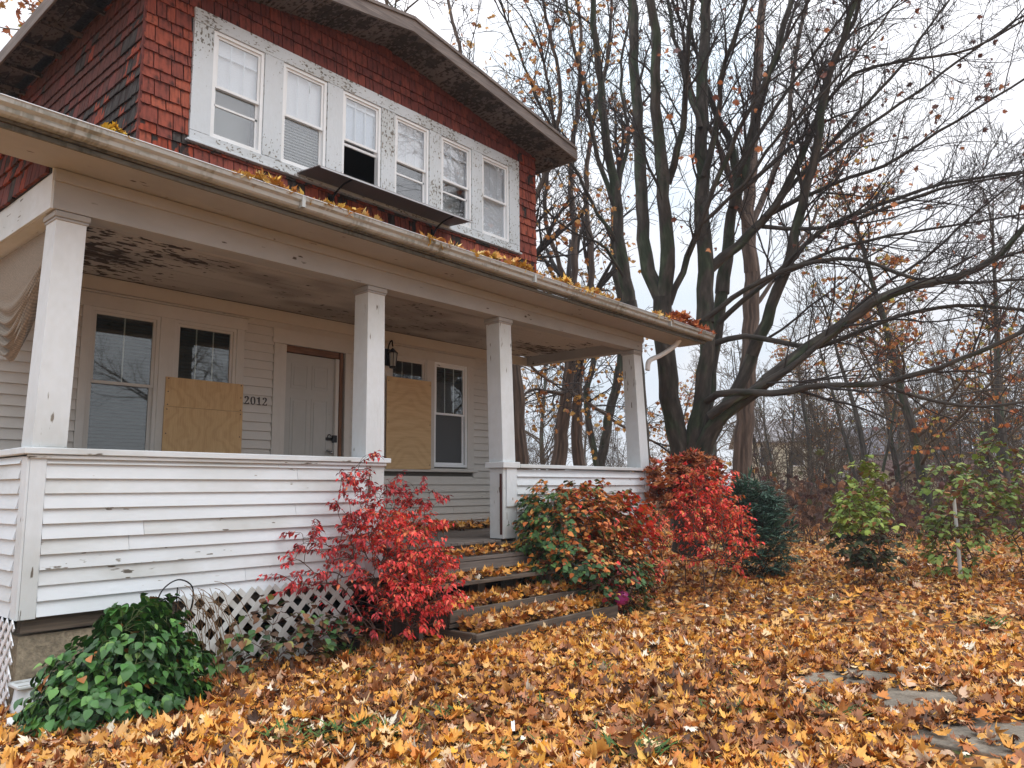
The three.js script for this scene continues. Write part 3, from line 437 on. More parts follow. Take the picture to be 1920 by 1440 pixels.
const rndQ = (r, tiltMax) => { Q.setFromAxisAngle(V(0, 1, 0), r() * 6.283); Q2.setFromEuler(new THREE.Euler(-Math.PI / 2 + (r() - .5) * 2 * tiltMax, 0, 0)); const t = new THREE.Quaternion().setFromAxisAngle(V(0, 0, 1), (r() - .5) * 2 * tiltMax); return Q.clone().multiply(t).multiply(Q2); };
const WET = [[128, 78, 42, 3], [150, 94, 50, 3], [104, 64, 38, 2], [176, 112, 56, 2], [84, 56, 38, 1], [196, 132, 60, 1]], patch = (x, z) => fbm((x + 60) / 120, (z + 60) / 120, 60, 60, 3, 301);   // damp, matted drifts between the dry ones
{ // fallen maple leaves over the yard
  const r = rng(31), items = [], F = V(0, 0, 0), fwd = Math.atan2(.657, .754);
  const bare = [[4.12, 3.72, .46, .22], [3.85, 4.2, .34, .24], [3.25, 4.72, .56, .24], [2.85, 4.85, .5, .2]];
  const add = (x, z, y, s, tilt) => items.push({ p: V(x, y, z), q: rndQ(r, tilt), s, c: tint(pick(patch(x, z) > .6 && r() < .3 ? WET : FALL, r), r, .22), v: Math.floor(r() * 8) });
  let n = 0;
  while (n < 135000) {
    const u = r(), dist = u < .42 ? 1.7 + 6.5 * Math.pow(r(), .62) : u < .72 ? 8 + 9 * Math.pow(r(), .7) : 16 + 30 * r(), a = (r() - .5) * 1.75, dx = .754 * Math.cos(a) + .657 * Math.sin(a), dz = -.657 * Math.cos(a) + .754 * Math.sin(a);
    const x = -1.715 + dx * dist, z = 5.657 + dz * dist; n++;
    if (x > -.02 && x < 7.65 && z < -.02 && z > -11) continue; if (x > 3.25 && x < 5.35 && z < .86 && z > -.1) continue;
    let skip = 0; for (const [bx_, bz, ra, rb] of bare) { const c = .55, s = -.83, lx = (x - bx_) * s + (z - bz) * -c, lz = (x - bx_) * c + (z - bz) * s; const e = (lx / ra) ** 2 + (lz / rb) ** 2; if (e < 1.1) skip = Math.max(skip, e < .7 ? .93 : .6); }
    if (patch(z + 11, x) > .66 && r() < .5) skip = Math.max(skip, .55); if (r() < skip) continue;
    add(x, z, .02 + r() * .055, (.036 + Math.pow(r(), 1.7) * .09) * (1 + Math.max(0, dist - 8) * .035), r() < .66 ? .32 : 1.05);
  }
  const heap = (n, fx, fz, fy, s = .1, tilt = .6) => { for (let i = 0; i < n; i++) add(fx(), fz(), fy(), s * (.75 + r() * .6), tilt); };
  heap(900, () => 3.3 + r() * 2.06, () => .62 + r() * .24, () => .14 + r() * .10, .08, .9); heap(760, () => 3.25 + r() * 2.0, () => .3 + r() * .25, () => .30 + r() * .08, .08, .9);
  heap(190, () => 3.2 + r() * 1.7, () => .2 + r() * .22, () => .54 + r() * .05, .07, .8); heap(190, () => 3.4 + r() * 1.5, () => .03 + r() * .18, () => .74 + r() * .06, .07, .8); heap(200, () => 4.9 + r() * 1.6, () => -1.95 + r() * r() * .4, () => YF + .01 + r() * .07, .1);
  const g = new THREE.Group(); g.name = 'fallen_leaves'; scene.add(g); tag(g, 'orange and brown fallen maple leaves covering the yard and steps', 'leaves', null, 'stuff'); instances(g, 'leaf_litter', maples, M.leaf, items);
  // leaves caught in the gutter and on the porch roof
  const gi = [], ga = (x0, x1, n, hi, pal) => { for (let i = 0; i < n; i++) { const x = lerp(x0, x1, r()), w = Math.sin((x - x0) / (x1 - x0) * Math.PI); gi.push({ p: V(x, 3.678 - (x - 3.5) * .0095 + r() * hi * (.25 + w), .49 + r() * .075), q: rndQ(r, 1.1), s: .07 + r() * .06, c: tint(pick(pal, r), r), v: Math.floor(r() * 8) }); } };
  const Y = [[214, 170, 70, 2], [200, 140, 60], [222, 190, 120], [186, 120, 50]], O = [[188, 96, 44], [170, 84, 40], [204, 124, 60], [150, 80, 46]];
  ga(.12, .3, 9, .07, [[226, 186, 60]]); ga(1.0, 1.7, 60, .06, Y); ga(1.75, 2.4, 46, .04, Y); ga(2.9, 3.6, 36, .04, Y); ga(3.55, 4.7, 90, .08, Y); ga(4.9, 5.5, 40, .06, Y); ga(5.4, 6.2, 60, .07, Y); ga(7.0, 7.5, 24, .06, Y); ga(7.4, 8.3, 130, .16, O); ga(8.2, 8.7, 40, .05, O);
  const gg = new THREE.Group(); gg.name = 'gutter_leaves'; scene.add(gg); tag(gg, 'yellow and orange leaves heaped along the porch gutter', 'leaves', null, 'stuff'); instances(gg, 'leaf_litter', maples, M.leaf, gi);
  // grass tufts showing through
  const blade = bladeGeo(.09, .5, .3, 4), bi = [], tuft = (x, z, n, h) => { for (let i = 0; i < n; i++) { const a = r() * 6.283, d = V(Math.cos(a) * .7, 1, Math.sin(a) * .7); bi.push({ p: V(x + (r() - .5) * .22, .02, z + (r() - .5) * .22), q: aim(d, V(-Math.cos(a), 1, -Math.sin(a))), s: h * (.6 + r() * .7), c: tint([74, 104, 44], r, .3), v: 0 }); } };
  for (const [px, py, n, h] of [[590, 1400, 40, .1], [500, 1395, 30, .09], [670, 1385, 36, .09], [850, 1350, 22, .08], [1120, 1265, 26, .09], [1360, 1350, 40, .09], [1585, 1350, 30, .08], [1190, 1425, 30, .1], [440, 1250, 30, .16], [500, 1230, 26, .16], [540, 1235, 20, .12], [660, 1275, 24, .08], [1530, 1135, 20, .1], [1470, 1340, 20, .07], [740, 1390, 30, .09], [640, 1240, 30, .13], [1020, 1330, 18, .07], [1860, 1180, 24, .12]]) { const d = at(px, py, 1).sub(camera.position), t = (0.02 - camera.position.y) / d.y, q = camera.position.clone().addScaledVector(d, t); tuft(q.x, q.z, n * 1.5, h * 1.6); }
  for (let k = 0; k < 320; k++) tuft(13 + r() * 22, -6 + r() * 14, 8, .16); for (let k = 0; k < 90; k++) { const a = -.75 + r() * 1.2, d = 2.2 + r() * 6; tuft(-1.7 + d * Math.cos(a * .5 - .55), 5.6 + d * Math.sin(a * .5 - .55) , 8 + r() * 14, .07 + r() * .04); }
  const gr = new THREE.Group(); gr.name = 'grass'; scene.add(gr); tag(gr, 'sparse green grass tufts poking through the fallen leaves', 'grass', null, 'stuff'); instances(gr, 'grass_blades', [blade], M.grass, bi);
}

// ---------------------------------------------------------------- front steps, lattices and small things by the porch
{
  const s = thing('front_steps', 'weathered wooden steps of two board treads above two leaf-filled timber boxes', 'steps');
  part(s, 'tread', bx(3.05, 4.9, .69, .725, .02, .25, 'x', .006), M.deck); part(s, 'riser', bx(3.1, 4.88, .59, .685, .225, .247, 'x', .004), M.deck);
  part(s, 'tread', bx(3.0, 4.95, .495, .53, .16, .46, 'x', .007), M.timber); part(s, 'stringer', bx(3.9, 4.0, .02, .49, .18, .3, 'y'), M.timber);
  for (const x of [3.02, 4.88]) part(s, 'stringer', bx(x, x + .05, .02, .49, .0, .42, 'y'), M.timber);
  const timb = (x0, x1, y0, y1, z0, z1, g) => part(s, 'timber', bx(x0, x1, y0, y1, z0, z1, g, .008), M.timber);
  timb(3.22, 5.28, .21, .31, .56, .605, 'x'); timb(3.22, 3.27, .16, .30, .1, .558, 'z'); timb(5.23, 5.28, .16, .31, .1, .558, 'z'); timb(3.22, 5.28, .165, .2, .58, .60, 'x');
  timb(3.24, 5.44, .02, .145, .86, .91, 'x'); timb(3.24, 3.29, .02, .15, .3, .858, 'z'); timb(5.39, 5.44, .02, .15, .3, .858, 'z');
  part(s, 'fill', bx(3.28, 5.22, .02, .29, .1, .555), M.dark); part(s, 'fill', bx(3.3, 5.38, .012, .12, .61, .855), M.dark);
}
function lattice(name, label, m, w, h, pitch, sw, place, clip) { // diagonal slats clipped to w x h, two layers
  const t = thing(name, label, 'lattice');
  for (const sgn of [1, -1]) for (let c = -h; c < w + h; c += pitch) {
    // line x = c + sgn' * y
    const x = y => sgn > 0 ? c + y : c + h - y; let y0 = 0, y1 = h; const lo = clip ? clip : 0;
    const ys = [0, h].concat(sgn > 0 ? [-c, w - c] : [c + h, c + h - w]).sort((a, b) => a - b); y0 = Math.max(0, ys[1]); y1 = Math.min(h, ys[2]); if (y1 - y0 < .04 || x((y0 + y1) / 2) < 0 || x((y0 + y1) / 2) > w) continue;
    const L = Math.hypot(y1 - y0, x(y1) - x(y0)), g = bx(-sw / 2, sw / 2, -L / 2, L / 2, -.004, .004, 'y', .0015); g.rotateZ(-sgn * Math.PI / 4).translate((x(y0) + x(y1)) / 2, (y0 + y1) / 2, sgn > 0 ? .0045 : -.0045); part(t, 'slat', g, m);
  }
  place(t); return t;
}
lattice('lattice_panel', 'weathered cream lattice panel leaning below the porch beside the green vines', M.lattice, 1.55, .58, .152, .044, t => { t.position.set(1.02, .05, .10); t.rotation.set(-.12, .0, .01); });
lattice('lattice_panel', 'white lattice panel hanging under the left side of the porch', M.latticewhite, 1.5, .55, .1, .03, t => { t.position.set(-.035, .04, -1.45); t.rotation.set(0, -Math.PI / 2, 0); });
{
  const pot = thing('flower_pot', 'black plastic flower pot on the ground under the red bush', 'pot', [2.42, 0, .2]);
  const prof = [[.0, 0], [.085, 0], [.11, .17], [.12, .17], [.12, .195], [.112, .195], [.108, .18], [.082, .02], [0, .02]].map(p => new THREE.Vector2(...p)); part(pot, 'pot_body', new THREE.LatheGeometry(prof, 24), M.plastic); part(pot, 'soil', new THREE.CircleGeometry(.1, 20).rotateX(-Math.PI / 2).translate(0, .14, 0), M.dark);
  const st = thing('plaster_stub', 'chipped white painted concrete stub at the left corner of the porch', 'concrete stub', [.07, 0, .1]); { const g = new THREE.CylinderGeometry(.085, .11, .2, 18, 5).translate(0, .1, 0), P = g.attributes.position; for (let i = 0; i < P.count; i++) { const k = 1 + (hsh(Math.round(P.getX(i) * 90), Math.round(P.getZ(i) * 90), 4) - .5) * .12; P.setX(i, P.getX(i) * k); P.setZ(i, P.getZ(i) * k); } g.computeVertexNormals(); part(st, 'stub', triuv(g, 'y'), M.trim); part(st, 'cap', bx(-.1, .1, .2, .225, -.1, .1, 'x', .01), M.trim); }
  const ball = thing('ball', 'small pink ball lying in leaves right of the timber steps', 'ball', at(1165, 1120, 8.4).toArray()); part(ball, 'ball_skin', new THREE.SphereGeometry(.085, 24, 16), M.pink);
  const bits = (name, label, px, py, L, W, seed) => { const d = at(px, py, 1).sub(camera.position), t = (0.07 - camera.position.y) / d.y, q = camera.position.clone().addScaledVector(d, t), g = new THREE.PlaneGeometry(L, W, 6, 3), P = g.attributes.position; for (let i = 0; i < P.count; i++) P.setZ(i, .02 * Math.sin(P.getX(i) * 40 + seed) + .012 * hsh(i, seed, 2)); g.rotateX(-Math.PI / 2).rotateY(seed * 1.3); g.computeVertexNormals(); const o = part(scene, name, g, M.paper); o.name = numbered(name); o.position.copy(q); tag(o, label, 'litter'); };
  bits('paper_scrap', 'crumpled white paper at the left edge below the concrete stub', 22, 1355, .16, .05, 1); bits('paper_scrap', 'small white scrap on leaves below the lattice panel', 602, 1305, .09, .035, 2); bits('paper_scrap', 'white curled scrap on the leaves in the middle foreground', 962, 1364, .06, .02, 3); bits('paper_scrap', 'pale scrap on the leaves before the timber steps', 868, 1305, .06, .03, 4);
  // wire plant hoop in the vines
  const hp = thing('plant_hoop', 'bent black wire hoop standing in the vines by the porch wall', 'plant support', [.83, 0, .34]);
  part(hp, 'wire', pipe([V(-.14, .1, 0), V(-.12, .5, 0), V(-.08, .72, .0), V(.02, .79, .02), V(.12, .74, .02), V(.13, .62, .02), V(.08, .45, .0)], .005, 6), M.iron); part(hp, 'wire', pipe([V(-.15, .66, .05), V(0, .68, .05), V(.08, .6, .03), V(.06, .4, .02)], .005, 6), M.iron); part(hp, 'wire', pipe([V(.0, .3, .05), V(.02, .74, .02)], .005, 6), M.iron);
  // swagged netting in the left porch opening
  const n = thing('hanging_cloth', 'beige woven cloth sagging in folds from the left porch beam', 'cloth', [.12, 3.3, -.8]);
  const g = new THREE.PlaneGeometry(1, 1, 60, 46), P = g.attributes.position;
  for (let i = 0; i < P.count; i++) { const u = P.getX(i) + .5, v = .5 - P.getY(i), sag = .55 + .42 * Math.sin(clamp(u * 1.08) * Math.PI) - .18 * u; const y = -v * sag - .02, z = lerp(-.95, .62, u) + .06 * v, f = .034 * Math.sin(v * v * 40 + (u - .4) * (u - .4) * 9) * sm(.35, .75, v) + .03 * Math.sin(u * 5 + 1) * v; P.setXYZ(i, f, y, z); }
  g.computeVertexNormals(); part(n, 'fabric', g, M.cloth);
}

// ---------------------------------------------------------------- shrubs
// targets: leaf sprays in an envelope; each spray is joined to the nearest lower twig, so the stems branch towards the outline
function shrub(t, o) {
  const r = rng(o.seed), tb = new Tubes(), nodes = [], items = [], O = t.position;
  for (let k = 0; k < o.bases; k++) nodes.push({ p: V(O.x + (r() - .5) * o.baseR * 2, O.y, O.z + (r() - .5) * o.baseR * 2), d: 0 });
  const tg = []; let guard = 0;
  while (tg.length < o.sprays && guard++ < 60000) { const e = o.env[Math.floor(r() * o.env.length)]; const a = V(r() * 2 - 1, r() * 2 - 1, r() * 2 - 1), l = a.length(); if (l > 1 || r() > lerp(.25, 1, l) * (e[6] ?? 1)) continue; const q = V(e[0] + a.x * e[3], e[1] + a.y * e[4], e[2] + a.z * e[5]); if (q.y < O.y + .03 || (o.keep && !o.keep(q))) continue; tg.push(q); }
  tg.sort((a, b) => a.distanceTo(O) - b.distanceTo(O));
  for (const q of tg) {
    let best = null, bd = 1e9; for (const n of nodes) { const dy = q.y - n.p.y, d = n.p.distanceTo(q) + (dy < 0 ? -dy * 1.5 : 0) + n.d * .12; if (d < bd) { bd = d; best = n; } }
    const mid = best.p.clone().lerp(q, .5).add(V((r() - .5) * .06, (o.arch ?? .05) * bd, (r() - .5) * .06)), c = new THREE.QuadraticBezierCurve3(best.p, mid, q).getPoints(4), w = Math.max(o.rmin, (o.r0 || .009) * (1 - best.d / 6));
    tb.tube(c, c.map((_, i) => lerp(w, w * .6, i / 4)), 4);
    for (let i = 2; i <= 4; i += 2) nodes.push({ p: c[i], d: best.d + i / 8 });
    const dir = c[4].clone().sub(c[2]).normalize(); if (o.out) dir.addScaledVector(q.clone().sub(O).setY(0).normalize(), .8).normalize();
    const L = o.sprayLen * (.6 + .8 * r()), end = q.clone().addScaledVector(dir, L).add(V(0, -(o.droop ?? .1) * L, 0)); tb.tube([q, q.clone().lerp(end, .5).add(V(0, .02 * L, 0)), end], [o.rmin, o.rmin * .8, o.rmin * .5], 3);
    const n = Math.round(o.leaves * (.6 + .8 * r()));
    for (let k = 0; k < n; k++) {
      const f = (k + r()) / n, p = q.clone().lerp(end, f).add(V((r() - .5) * o.jit, (r() - .5) * o.jit, (r() - .5) * o.jit)), side = k % 2 ? 1 : -1, sx = V(-dir.z, 0, dir.x).multiplyScalar(side);
      const d = sx.multiplyScalar(.8).addScaledVector(dir, .7).add(V((r() - .5) * .6, -(o.leafDroop ?? .5) + (r() - .5) * .5, (r() - .5) * .6)), nrm = o.outward ? q.clone().sub(O).setY(.25).normalize().add(V((r() - .5) * .8, .4 + r() * .4, (r() - .5) * .8)) : V((r() - .5) * .9, 1, (r() - .5) * .9);
      items.push({ p, q: aim(d, nrm), s: o.size * (.65 + .7 * r()), c: tint(pick(o.pal(p, r), r), r, .2), v: Math.floor(r() * 3) });
    }
  }
  part(t, 'stems', tb.build().translate(-O.x, -O.y, -O.z), o.stem || M.stem);
  if (o.single) { // leaves large enough to pick apart are parts of their own
    items.sort((a, b) => a.p.distanceTo(camera.position) - b.p.distanceTo(camera.position)); const pm = {};
    items.splice(0, o.single).forEach(i => { const c = i.c, key = Math.round(c.r * 14) + '_' + Math.round(c.g * 14) + '_' + Math.round(c.b * 14); const m = pm[key] ||= mat({ color: c, roughness: .45, side: THREE.DoubleSide }); const l = part(t, 'leaf', o.geo[i.v % o.geo.length], m); l.position.copy(i.p).sub(O); l.quaternion.copy(i.q); l.scale.setScalar(i.s); });
  }
  instances(t, 'foliage', o.geo, o.m || M.thin, items, O);
  return t;
}
const REDS = [[248, 78, 66, 3], [232, 58, 58, 3], [250, 112, 90, 2], [206, 52, 52, 1.6], [246, 138, 88, 1.4], [160, 44, 42, 1]], DRED = [[176, 48, 54, 3], [146, 42, 48, 2], [212, 60, 64, 2], [110, 46, 48]], ORNG = [[224, 138, 62, 3], [214, 118, 52, 2], [236, 170, 92, 2], [186, 100, 50, 1.6], [140, 84, 48], [150, 140, 70, 1.2]], GRN = [[70, 110, 56, 3], [56, 92, 48, 2], [104, 138, 70, 1.5], [44, 72, 42]];
shrub(thing('burning_bush', 'bright red burning bush before the porch wall left of the steps', 'shrub', [2.72, 0, .42]), {
  seed: 41, bases: 9, baseR: .12, sprays: 420, env: [[2.62, .68, .48, .56, .48, .45], [2.72, .95, .42, .42, .58, .36], [2.5, 1.25, .28, .3, .48, .24, .6], [2.86, .55, .6, .34, .36, .34], [2.05, .85, .25, .42, .28, .2, .4], [2.95, 1.1, .4, .3, .4, .3, .5]], sprayLen: .15, leaves: 17, jit: .035, size: .043, geo: oval, droop: .25, leafDroop: .75, arch: .06, rmin: .0026, r0: .009, keep: q => q.z > .06,
  pal: (p, r) => (p.x < 2.4 || p.y > 1.25) ? (r() < .8 ? DRED : REDS) : r() < .1 ? [[170, 100, 50], [120, 90, 50]] : REDS });
shrub(thing('vine_mound', 'low mound of dark green heart-leaved vines at the porch corner', 'shrub', [.42, 0, .62]), {
  seed: 43, bases: 14, baseR: .3, sprays: 620, env: [[.42, .24, .55, .42, .36, .34], [.6, .42, .42, .26, .3, .22], [.2, .14, .62, .26, .26, .26], [.7, .2, .58, .24, .28, .26]], sprayLen: .1, leaves: 8, jit: .06, size: .058, geo: heart, droop: .5, leafDroop: .8, outward: true, out: true, rmin: .002, r0: .004, single: 280, m: M.gloss, stem: mat({ color: S(80, 88, 50), roughness: .9 }),
  pal: (p, r) => r() < .02 ? [[176, 112, 56]] : [[66, 112, 48, 3], [52, 92, 44, 3], [92, 138, 60, 1.5], [118, 154, 76, .7], [44, 74, 38, 1.5]] });
shrub(thing('mixed_shrub', 'green and orange leafy shrub against the porch wall right of the steps', 'shrub', [5.35, 0, .5]), {
  seed: 47, bases: 12, baseR: .3, sprays: 860, env: [[4.95, .85, .35, .3, .62, .3], [5.6, .95, .38, .5, .56, .42], [6.15, .8, .45, .5, .6, .42], [5.6, .45, .75, .65, .38, .32]], sprayLen: .14, leaves: 11, jit: .07, size: .06, geo: [...heart.slice(0, 2), maples[1]], droop: .4, leafDroop: .6, outward: true, rmin: .0026, keep: q => q.z > .04 && (q.x > 5.1 || q.z < .5 || q.y > .5),
  pal: (p, r) => p.x < 5.05 ? (r() < .75 ? GRN : ORNG) : (p.y < .6 ? (r() < .6 ? GRN : r() < .4 ? DRED : ORNG) : r() < .2 ? GRN : (r() < (p.x > 6 ? .45 : .08)) ? REDS : ORNG) });
shrub(thing('burning_bush', 'tall red and orange burning bush at the right corner of the porch', 'shrub', [7.45, 0, .85]), {
  seed: 53, bases: 10, baseR: .16, sprays: 360, env: [[7.45, .9, .85, .52, .5, .46], [7.65, 1.25, .9, .36, .46, .36, .8], [7.9, .8, .95, .4, .5, .4], [6.7, .75, .5, .3, .45, .3, .5]], sprayLen: .16, leaves: 15, jit: .05, size: .05, geo: oval, droop: .25, leafDroop: .7, rmin: .003, r0: .01,
  pal: (p, r) => r() < .24 ? ORNG : [[252, 88, 70, 3], [240, 66, 66, 3], [252, 122, 92, 2], [200, 52, 56, 1.4], [248, 150, 96, 1.4]] });
shrub(thing('leaf_caught_shrub', 'twiggy shrub full of caught brown-orange leaves before the big trunk', 'shrub', [8.3, 0, .35]), {
  seed: 59, bases: 8, baseR: .2, sprays: 150, env: [[8.0, 1.35, .4, .5, .3, .35], [8.35, 1.62, .35, .42, .26, .3], [7.75, 1.5, .2, .3, .35, .3]], sprayLen: .16, leaves: 9, jit: .09, size: .1, geo: [maples[1], maples[2], maples[5]], droop: .5, leafDroop: .7, rmin: .003, pal: (p, r) => r() < .12 ? REDS : [[178, 96, 40, 3], [150, 78, 36, 2], [196, 120, 58, 1.6], [110, 58, 36]] });
shrub(thing('arborvitae', 'dark green conifer shrub behind the right red bush', 'conifer', [9.9, 0, .55]), {
  seed: 61, bases: 6, baseR: .12, sprays: 720, env: [[9.9, .62, .55, .52, .7, .5], [9.85, 1.05, .5, .34, .45, .34]], sprayLen: .17, leaves: 16, jit: .05, size: .1, geo: needle, droop: .1, leafDroop: -.1, out: true, rmin: .003, pal: () => [[82, 122, 98, 3], [66, 102, 84, 3], [108, 144, 118, 1.2], [50, 76, 66, 1]] });
shrub(thing('young_shrub', 'yellow-green leafy shrub standing in the leaves at the middle right', 'shrub', [9.75, 0, 2.15]), {
  seed: 67, bases: 7, baseR: .18, sprays: 190, env: [[9.7, .8, 2.15, .4, .5, .35], [9.95, .5, 2.2, .4, .4, .35, .35], [10.2, 1.3, 2.1, .35, .5, .3, .5]], sprayLen: .16, leaves: 9, jit: .07, size: .075, geo: heart, droop: .3, leafDroop: .5, rmin: .003, r0: .01, pal: (p, r) => p.y > .75 ? [[156, 176, 74, 3], [126, 152, 66, 2], [178, 186, 92, 1], [150, 100, 50, .7]] : [[70, 82, 44, 2], [56, 66, 40, 2], [98, 70, 42, 1]] });
shrub(thing('young_shrub', 'tall sparse green shrub around the white post at the right', 'shrub', [11.6, 0, 3.2]), {
  seed: 71, bases: 10, baseR: .45, sprays: 210, env: [[11.4, 1.1, 3.1, .55, .7, .5], [11.9, 1.5, 3.5, .5, .6, .4, .7], [11.2, .5, 3.0, .4, .4, .4, .6], [12.1, .6, 3.9, .5, .6, .4, .7]], sprayLen: .2, leaves: 8, jit: .09, size: .085, geo: heart, droop: .3, leafDroop: .5, rmin: .004, r0: .013, pal: (p, r) => r() < .2 ? [[150, 96, 48], [120, 72, 44]] : [[136, 160, 72, 3], [108, 136, 62, 2], [164, 176, 88, 1]] });
shrub(thing('dry_weeds', 'brown and green weeds climbing over the lattice panel left of the red bush', 'weeds', [1.85, 0, .32]), {
  seed: 73, bases: 8, baseR: .3, sprays: 70, env: [[1.8, .3, .26, .4, .3, .12], [2.1, .2, .34, .3, .22, .15], [1.5, .2, .3, .3, .2, .12]], sprayLen: .12, leaves: 5, jit: .07, size: .07, geo: heart, droop: .4, leafDroop: .6, rmin: .0022, r0: .004, pal: (p, r) => r() < .3 ? GRN : [[120, 84, 60, 3], [146, 100, 66, 2], [92, 68, 50, 2], [150, 150, 80, .7]] });
{ const p = thing('marker_post', 'thin white post standing in front of the right-hand shrub', 'post', [11.25, 0, 3.02]); part(p, 'post', new THREE.CylinderGeometry(.024, .027, 1.22, 10).translate(0, .61, 0), M.sash); part(p, 'cap', new THREE.SphereGeometry(.028, 10, 6).translate(0, 1.22, 0), M.sash); }
{ // dead stalks in the vines
  const r = rng(81), tb = new Tubes(), t = thing('dead_stalks', 'tangle of dry straw-coloured stalks over the right side of the vine mound', 'dead plant', [.9, 0, .45]);
  for (let k = 0; k < 38; k++) { const a = V((r() - .5) * .3 + .05, .55 + r() * .22, (r() - .5) * .16), e = a.clone().add(V((r() - .3) * .3, -.15 - r() * .45, (r() - .1) * .3)), c = new THREE.QuadraticBezierCurve3(a, a.clone().lerp(e, .4).add(V((r() - .5) * .1, .12, .06)), e).getPoints(6); tb.tube(c, c.map(() => .0022), 3); }
  part(t, 'stalks', tb.build(), mat({ color: S(112, 84, 56), roughness: .95 }));
}

// ---------------------------------------------------------------- trees
const UP = V(0, 1, 0);
function perp(d, r) { const a = V(r() - .5, r() - .5, r() - .5); a.addScaledVector(d, -a.dot(d)); return a.normalize(); }
function grow(tb, p, d, len, rad, lvl, o, r, tips) {
  const seg = lvl === 0 ? 6 : lvl === 1 ? 4 : 3, pts = [p.clone()], rads = [rad], dir = d.clone(); let q = p.clone();
  for (let k = 1; k <= seg; k++) { dir.addScaledVector(perp(dir, r), o.wig).addScaledVector(UP, o.lift).normalize(); q = q.clone().addScaledVector(dir, len / seg); pts.push(q); rads.push(Math.max(o.rmin, lerp(rad, rad * .35, k / seg))); }
  tb.tube(pts, rads, lvl === 0 ? 5 : lvl === 1 ? 4 : 3);
  if (lvl < o.max) { const n = Math.round(o.kids[lvl] * (.7 + .6 * r())); for (let k = 0; k < n; k++) { const t = .2 + .8 * (k + r()) / n, i = Math.min(seg - 1, Math.floor(t * seg)), f = t * seg - i, b = pts[i].clone().lerp(pts[i + 1], clamp(f)), bd = pts[i + 1].clone().sub(pts[i]).normalize(); const cd = bd.multiplyScalar(.75).addScaledVector(perp(bd, r), o.spread).addScaledVector(UP, .1).normalize(); grow(tb, b, cd, len * (.34 + .3 * r()) * (1.15 - t * .45), Math.max(o.rmin, lerp(rad, rad * .35, t) * .55), lvl + 1, o, r, tips); } }
  else tips.push(q);
}
// limbs given as bearings through the photograph at a distance D; thick limbs make the trunk, everything grown from them the crown
function limbTree(t, o) {
  const r = rng(o.seed), tk = new Tubes(), cr = new Tubes(), tips = [], O = t.position;
  for (const L of o.limbs) {
    const n = L.p.length, c = new THREE.CatmullRomCurve3(L.p.map(([x, y], i) => at(x, y, lerp(L.D[0], L.D[1], i / (n - 1)))), false, 'centripetal'), len = c.getLength(), m = Math.max(6, Math.round(len / .28)), pts = c.getSpacedPoints(m), w0 = L.w[0] / 2 / FPX * L.D[0], w1 = L.w[1] / 2 / FPX * L.D[1];
    pts.forEach((p, i) => { if (i && i < m) p.addScaledVector(perp(UP, r), .012 + .02 * r()); });
    const rads = pts.map((_, i) => lerp(w0, w1, Math.pow(i / m, .8)) * (1 + (r() - .5) * .08)); (w0 > .03 ? tk : cr).tube(pts, rads, w0 > .08 ? 12 : 7);
    const step = o.step * (L.step || 1); let a = L.from ?? .2;
    for (let s = a * len; s < len; s += step * (.5 + r())) { const u = s / len, i = Math.min(m - 1, Math.floor(u * m)), b = pts[i].clone().lerp(pts[i + 1], u * m - i), d = pts[i + 1].clone().sub(pts[i]).normalize(), cd = d.clone().multiplyScalar(.8).addScaledVector(perp(d, r), .75).addScaledVector(UP, o.up ?? .2).normalize(); grow(cr, b, cd, (o.len ?? 1.6) * (.5 + r()) * (1.1 - .5 * u), Math.min(rads[i] * .5, .008 + .02 * r()), 0, o.g, r, tips); }
    if (L.tip !== false) { const d = pts[m].clone().sub(pts[m - 2]).normalize(); for (let k = 0; k < 3; k++) grow(cr, pts[m], d.clone().addScaledVector(perp(d, r), .35).normalize(), (o.len ?? 1.6) * 1.1, w1 * .8, 0, o.g, r, tips); }
  }
  part(t, 'trunk', tk.build().translate(-O.x, -O.y, -O.z), o.bark || M.bark); part(t, 'crown', cr.build().translate(-O.x, -O.y, -O.z), o.twig || M.twig);
  if (o.leaves) { const items = []; for (let k = 0; k < o.leaves; k++) { const p = tips[Math.floor(r() * tips.length)].clone().add(V((r() - .5) * .2, -.08 - r() * .1, (r() - .5) * .2)); if (o.where && !o.where(p)) continue; items.push({ p, q: aim(V(r() - .5, -1, r() - .5), V(r() - .5, .3, r() - .5)), s: (o.leafSize || .11) * (.7 + .6 * r()), c: tint(pick(o.pal, r), r), v: Math.floor(r() * 8) }); } instances(t, 'foliage', maples, M.leaf, items, O); }
  return t;
}
const G1 = { wig: .16, lift: .03, rmin: .0036, max: 2, kids: [7, 4], spread: .75 };
const D = 12.6;
const lm = (w, p, d0 = D, d1 = D, x = {}) => ({ w, p, D: [d0, d1], ...x });
